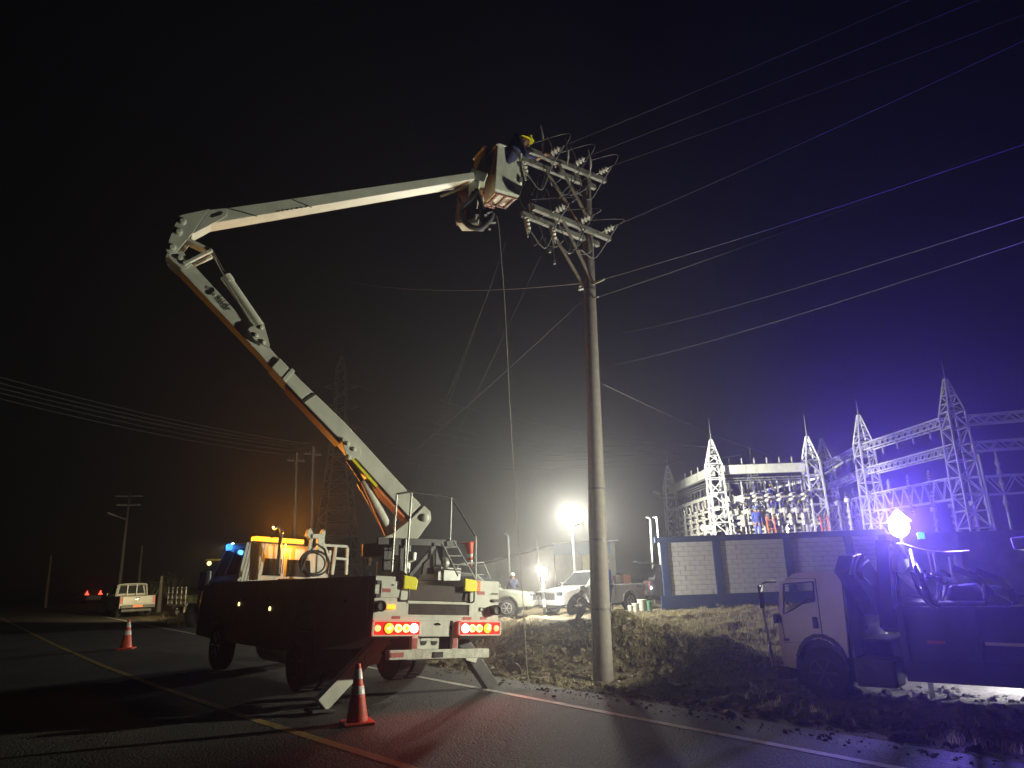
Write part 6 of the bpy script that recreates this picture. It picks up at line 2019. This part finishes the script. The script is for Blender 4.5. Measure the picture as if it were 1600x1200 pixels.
# ------------------------------------------------------------------ small roadside things
c = gp(802, 1046, -.12); z = gz(c.x, c.y)
t = thing('drain_pipe', 'round concrete drain pipe end showing in the roadside bank', 'pipe', (c.x, c.y + .1, z + .07), (R(-6), 0, R(-3)))
obj('pipe', MB().lathe([(.115, -.02), (.15, -.02), (.15, .22), (.115, .22)], (0, -.05, 0), (0, 1, 0), 20), M['concrete'], t, True)
obj('bore', MB().lathe([(.114, 0), (.0, .001)], (0, .04, 0), (0, -1, 0), 20), M['hole'], t)
c = gp(1066, 1055, -.2); z = gz(c.x, c.y)
t = thing('broken_board', 'pale broken board lying on the dug earth by the pole', 'board', (c.x, c.y, z + .05), (R(14), R(8), R(-35)))
obj('plank', MB().prism([(-.35, -.08, 0), (.32, -.09, 0), (.36, .02, 0), (.28, .09, 0), (-.33, .08, 0)], (0, 0, .022)), M['wood'], t, bevel=.004)
obj('splinter', MB().prism([(.365, .0, .004), (.52, .02, .008), (.365, .03, .004)], (0, 0, .012)), M['wood'], t)
rs = random.Random(21)
for px, py, r, lab in ((1074, 1071, .065, 'pale stone lying on the earth just below the broken board'), (838, 1030, .06, 'pale stone on the bank between the rope and the utility pole'),
                       (1138, 1122, .07, 'pale stone alone at the road edge right of the pole shadow'), (1225, 1085, .06, 'pale stone on the lot edge in front of the crane truck cab'),
                       (985, 1010, .07, 'pale stone at the foot of the spoil ridge right of the pole')):
    c = gp(px, py, -.15)
    c = gp(px, py, gz(c.x, c.y)); z = gz(c.x, c.y)
    g = MB()
    g.ball((0, 0, r * .3), r, 8, 6, (1.2, .9, .6))
    for k in range(len(g.v)): g.v[k] += V((rs.uniform(-1, 1), rs.uniform(-1, 1), rs.uniform(-1, 1))) * r * .2
    o = tag(obj('stone', g, M['stone'], None), lab, 'stone', 'loose stones on the roadside earth')
    o.location = (c.x, c.y, z)
# white box edge of a lifted crane basket at the right
g = MB().hexa([CW @ rpt(x, y, -2.6, 1) for x, y in ((1584, 860), (1640, 862), (1650, 864), (1590, 861))], [CW @ rpt(x, y, -2.6, 1) for x, y in ((1578, 840), (1640, 835), (1650, 836), (1584, 838))])
g = MB().prism([rpt(x, y, -2.6, 1) for x, y in ((1584, 859), (1578, 840), (1640, 832), (1640, 862))], (0, -.5, 0))
wb = K('work_basket', g, 'boom', bevel=.02)
obj('basket_arm', MB().beam(rpt(1620, 858, -2.85, 1), V((.2, -3.1, .67)), .12, .12), M['darksteel'], wb)

# ------------------------------------------------------------------ the lamps' light, with an added blue veil and ground fill
lamp('crane_work_light', 'SPOT', LP + dv * .10, 4600, (1, .98, .76), .07, LP + V((-9, 2.6, 3.6)), 116, .5)
lamp('added_blue_veil', 'SPOT', LP + dv * .11 + V((0, 0, .06)), 5300, (.12, .055, 1), .05, LP + V((-.02, -.82, .52)), 150, .8)  # added blue spot, imitates the lens veil around the work lamp
lamp('crane_core', 'SPOT', LP + dv * .11 + V((0, 0, .05)), 300, (.86, .80, 1), .05, LP + V((-.25, -.9, .05)), 95, .8)
lamp('flood_light_tall', 'POINT', F1 + V((0, -.35, .05)), 4200, (1, .975, .84), .3)
lamp('flood_light_yard', 'SPOT', F1 + V((.35, -.2, .05)), 24000, (1, .98, .84), .2, (13.5, 41, 4.8), 54, .5)
lamp('flood_light_low', 'POINT', F2 + V((0, -.28, 0)), 1600, (1, .95, .82), .12)
SLP = CW @ V((1.16, -2.5, .80))
lamp('added_ground_fill', 'POINT', SLP + CW.to_3x3() @ V((.12, 0, -.06)), 250, (.93, .92, 1), .05)  # added light that brightens the ground under the truck bed
sl3 = K('added_fill_lamp', MB().box((1.0, -2.58, .74), (1.10, -2.42, .90)), 'darksteel', bevel=.01)  # made-up housing and lens for the added ground fill
obj('lens', MB().box((1.101, -2.56, .76), (1.115, -2.44, .88)), M['e_white'], sl3)
lamp('backhoe_light', 'SPOT', WLP + V((-.2, -.3, 0)), 13000, (1, .80, .42), .12, at(196, 945, 47), 40, .7)
lamp('far_tail_light', 'POINT', at(148, 914, 88), 12, (1, .05, .02), .1)

# ------------------------------------------------------------------ night haze
g = MB().box((-190, -25, -1.8), (190, 190, 46))
hz = obj('haze', g, bpy.data.materials.new('haze'))
hm = hz.data.materials[0]; hm.use_nodes = True
nt = hm.node_tree
for n_ in list(nt.nodes):
    if n_.type == 'BSDF_PRINCIPLED': nt.nodes.remove(n_)
pv = nt.nodes.new('ShaderNodeVolumePrincipled')
pv.inputs['Color'].default_value = (.95, .95, .95, 1)
pv.inputs['Density'].default_value = .0030
pv.inputs['Anisotropy'].default_value = .81
outn = [n_ for n_ in nt.nodes if n_.type == 'OUTPUT_MATERIAL'][0]
nt.links.new(pv.outputs[0], outn.inputs['Volume'])
tag(hz, 'thin night haze lit by the lamps', 'haze', kind='stuff')
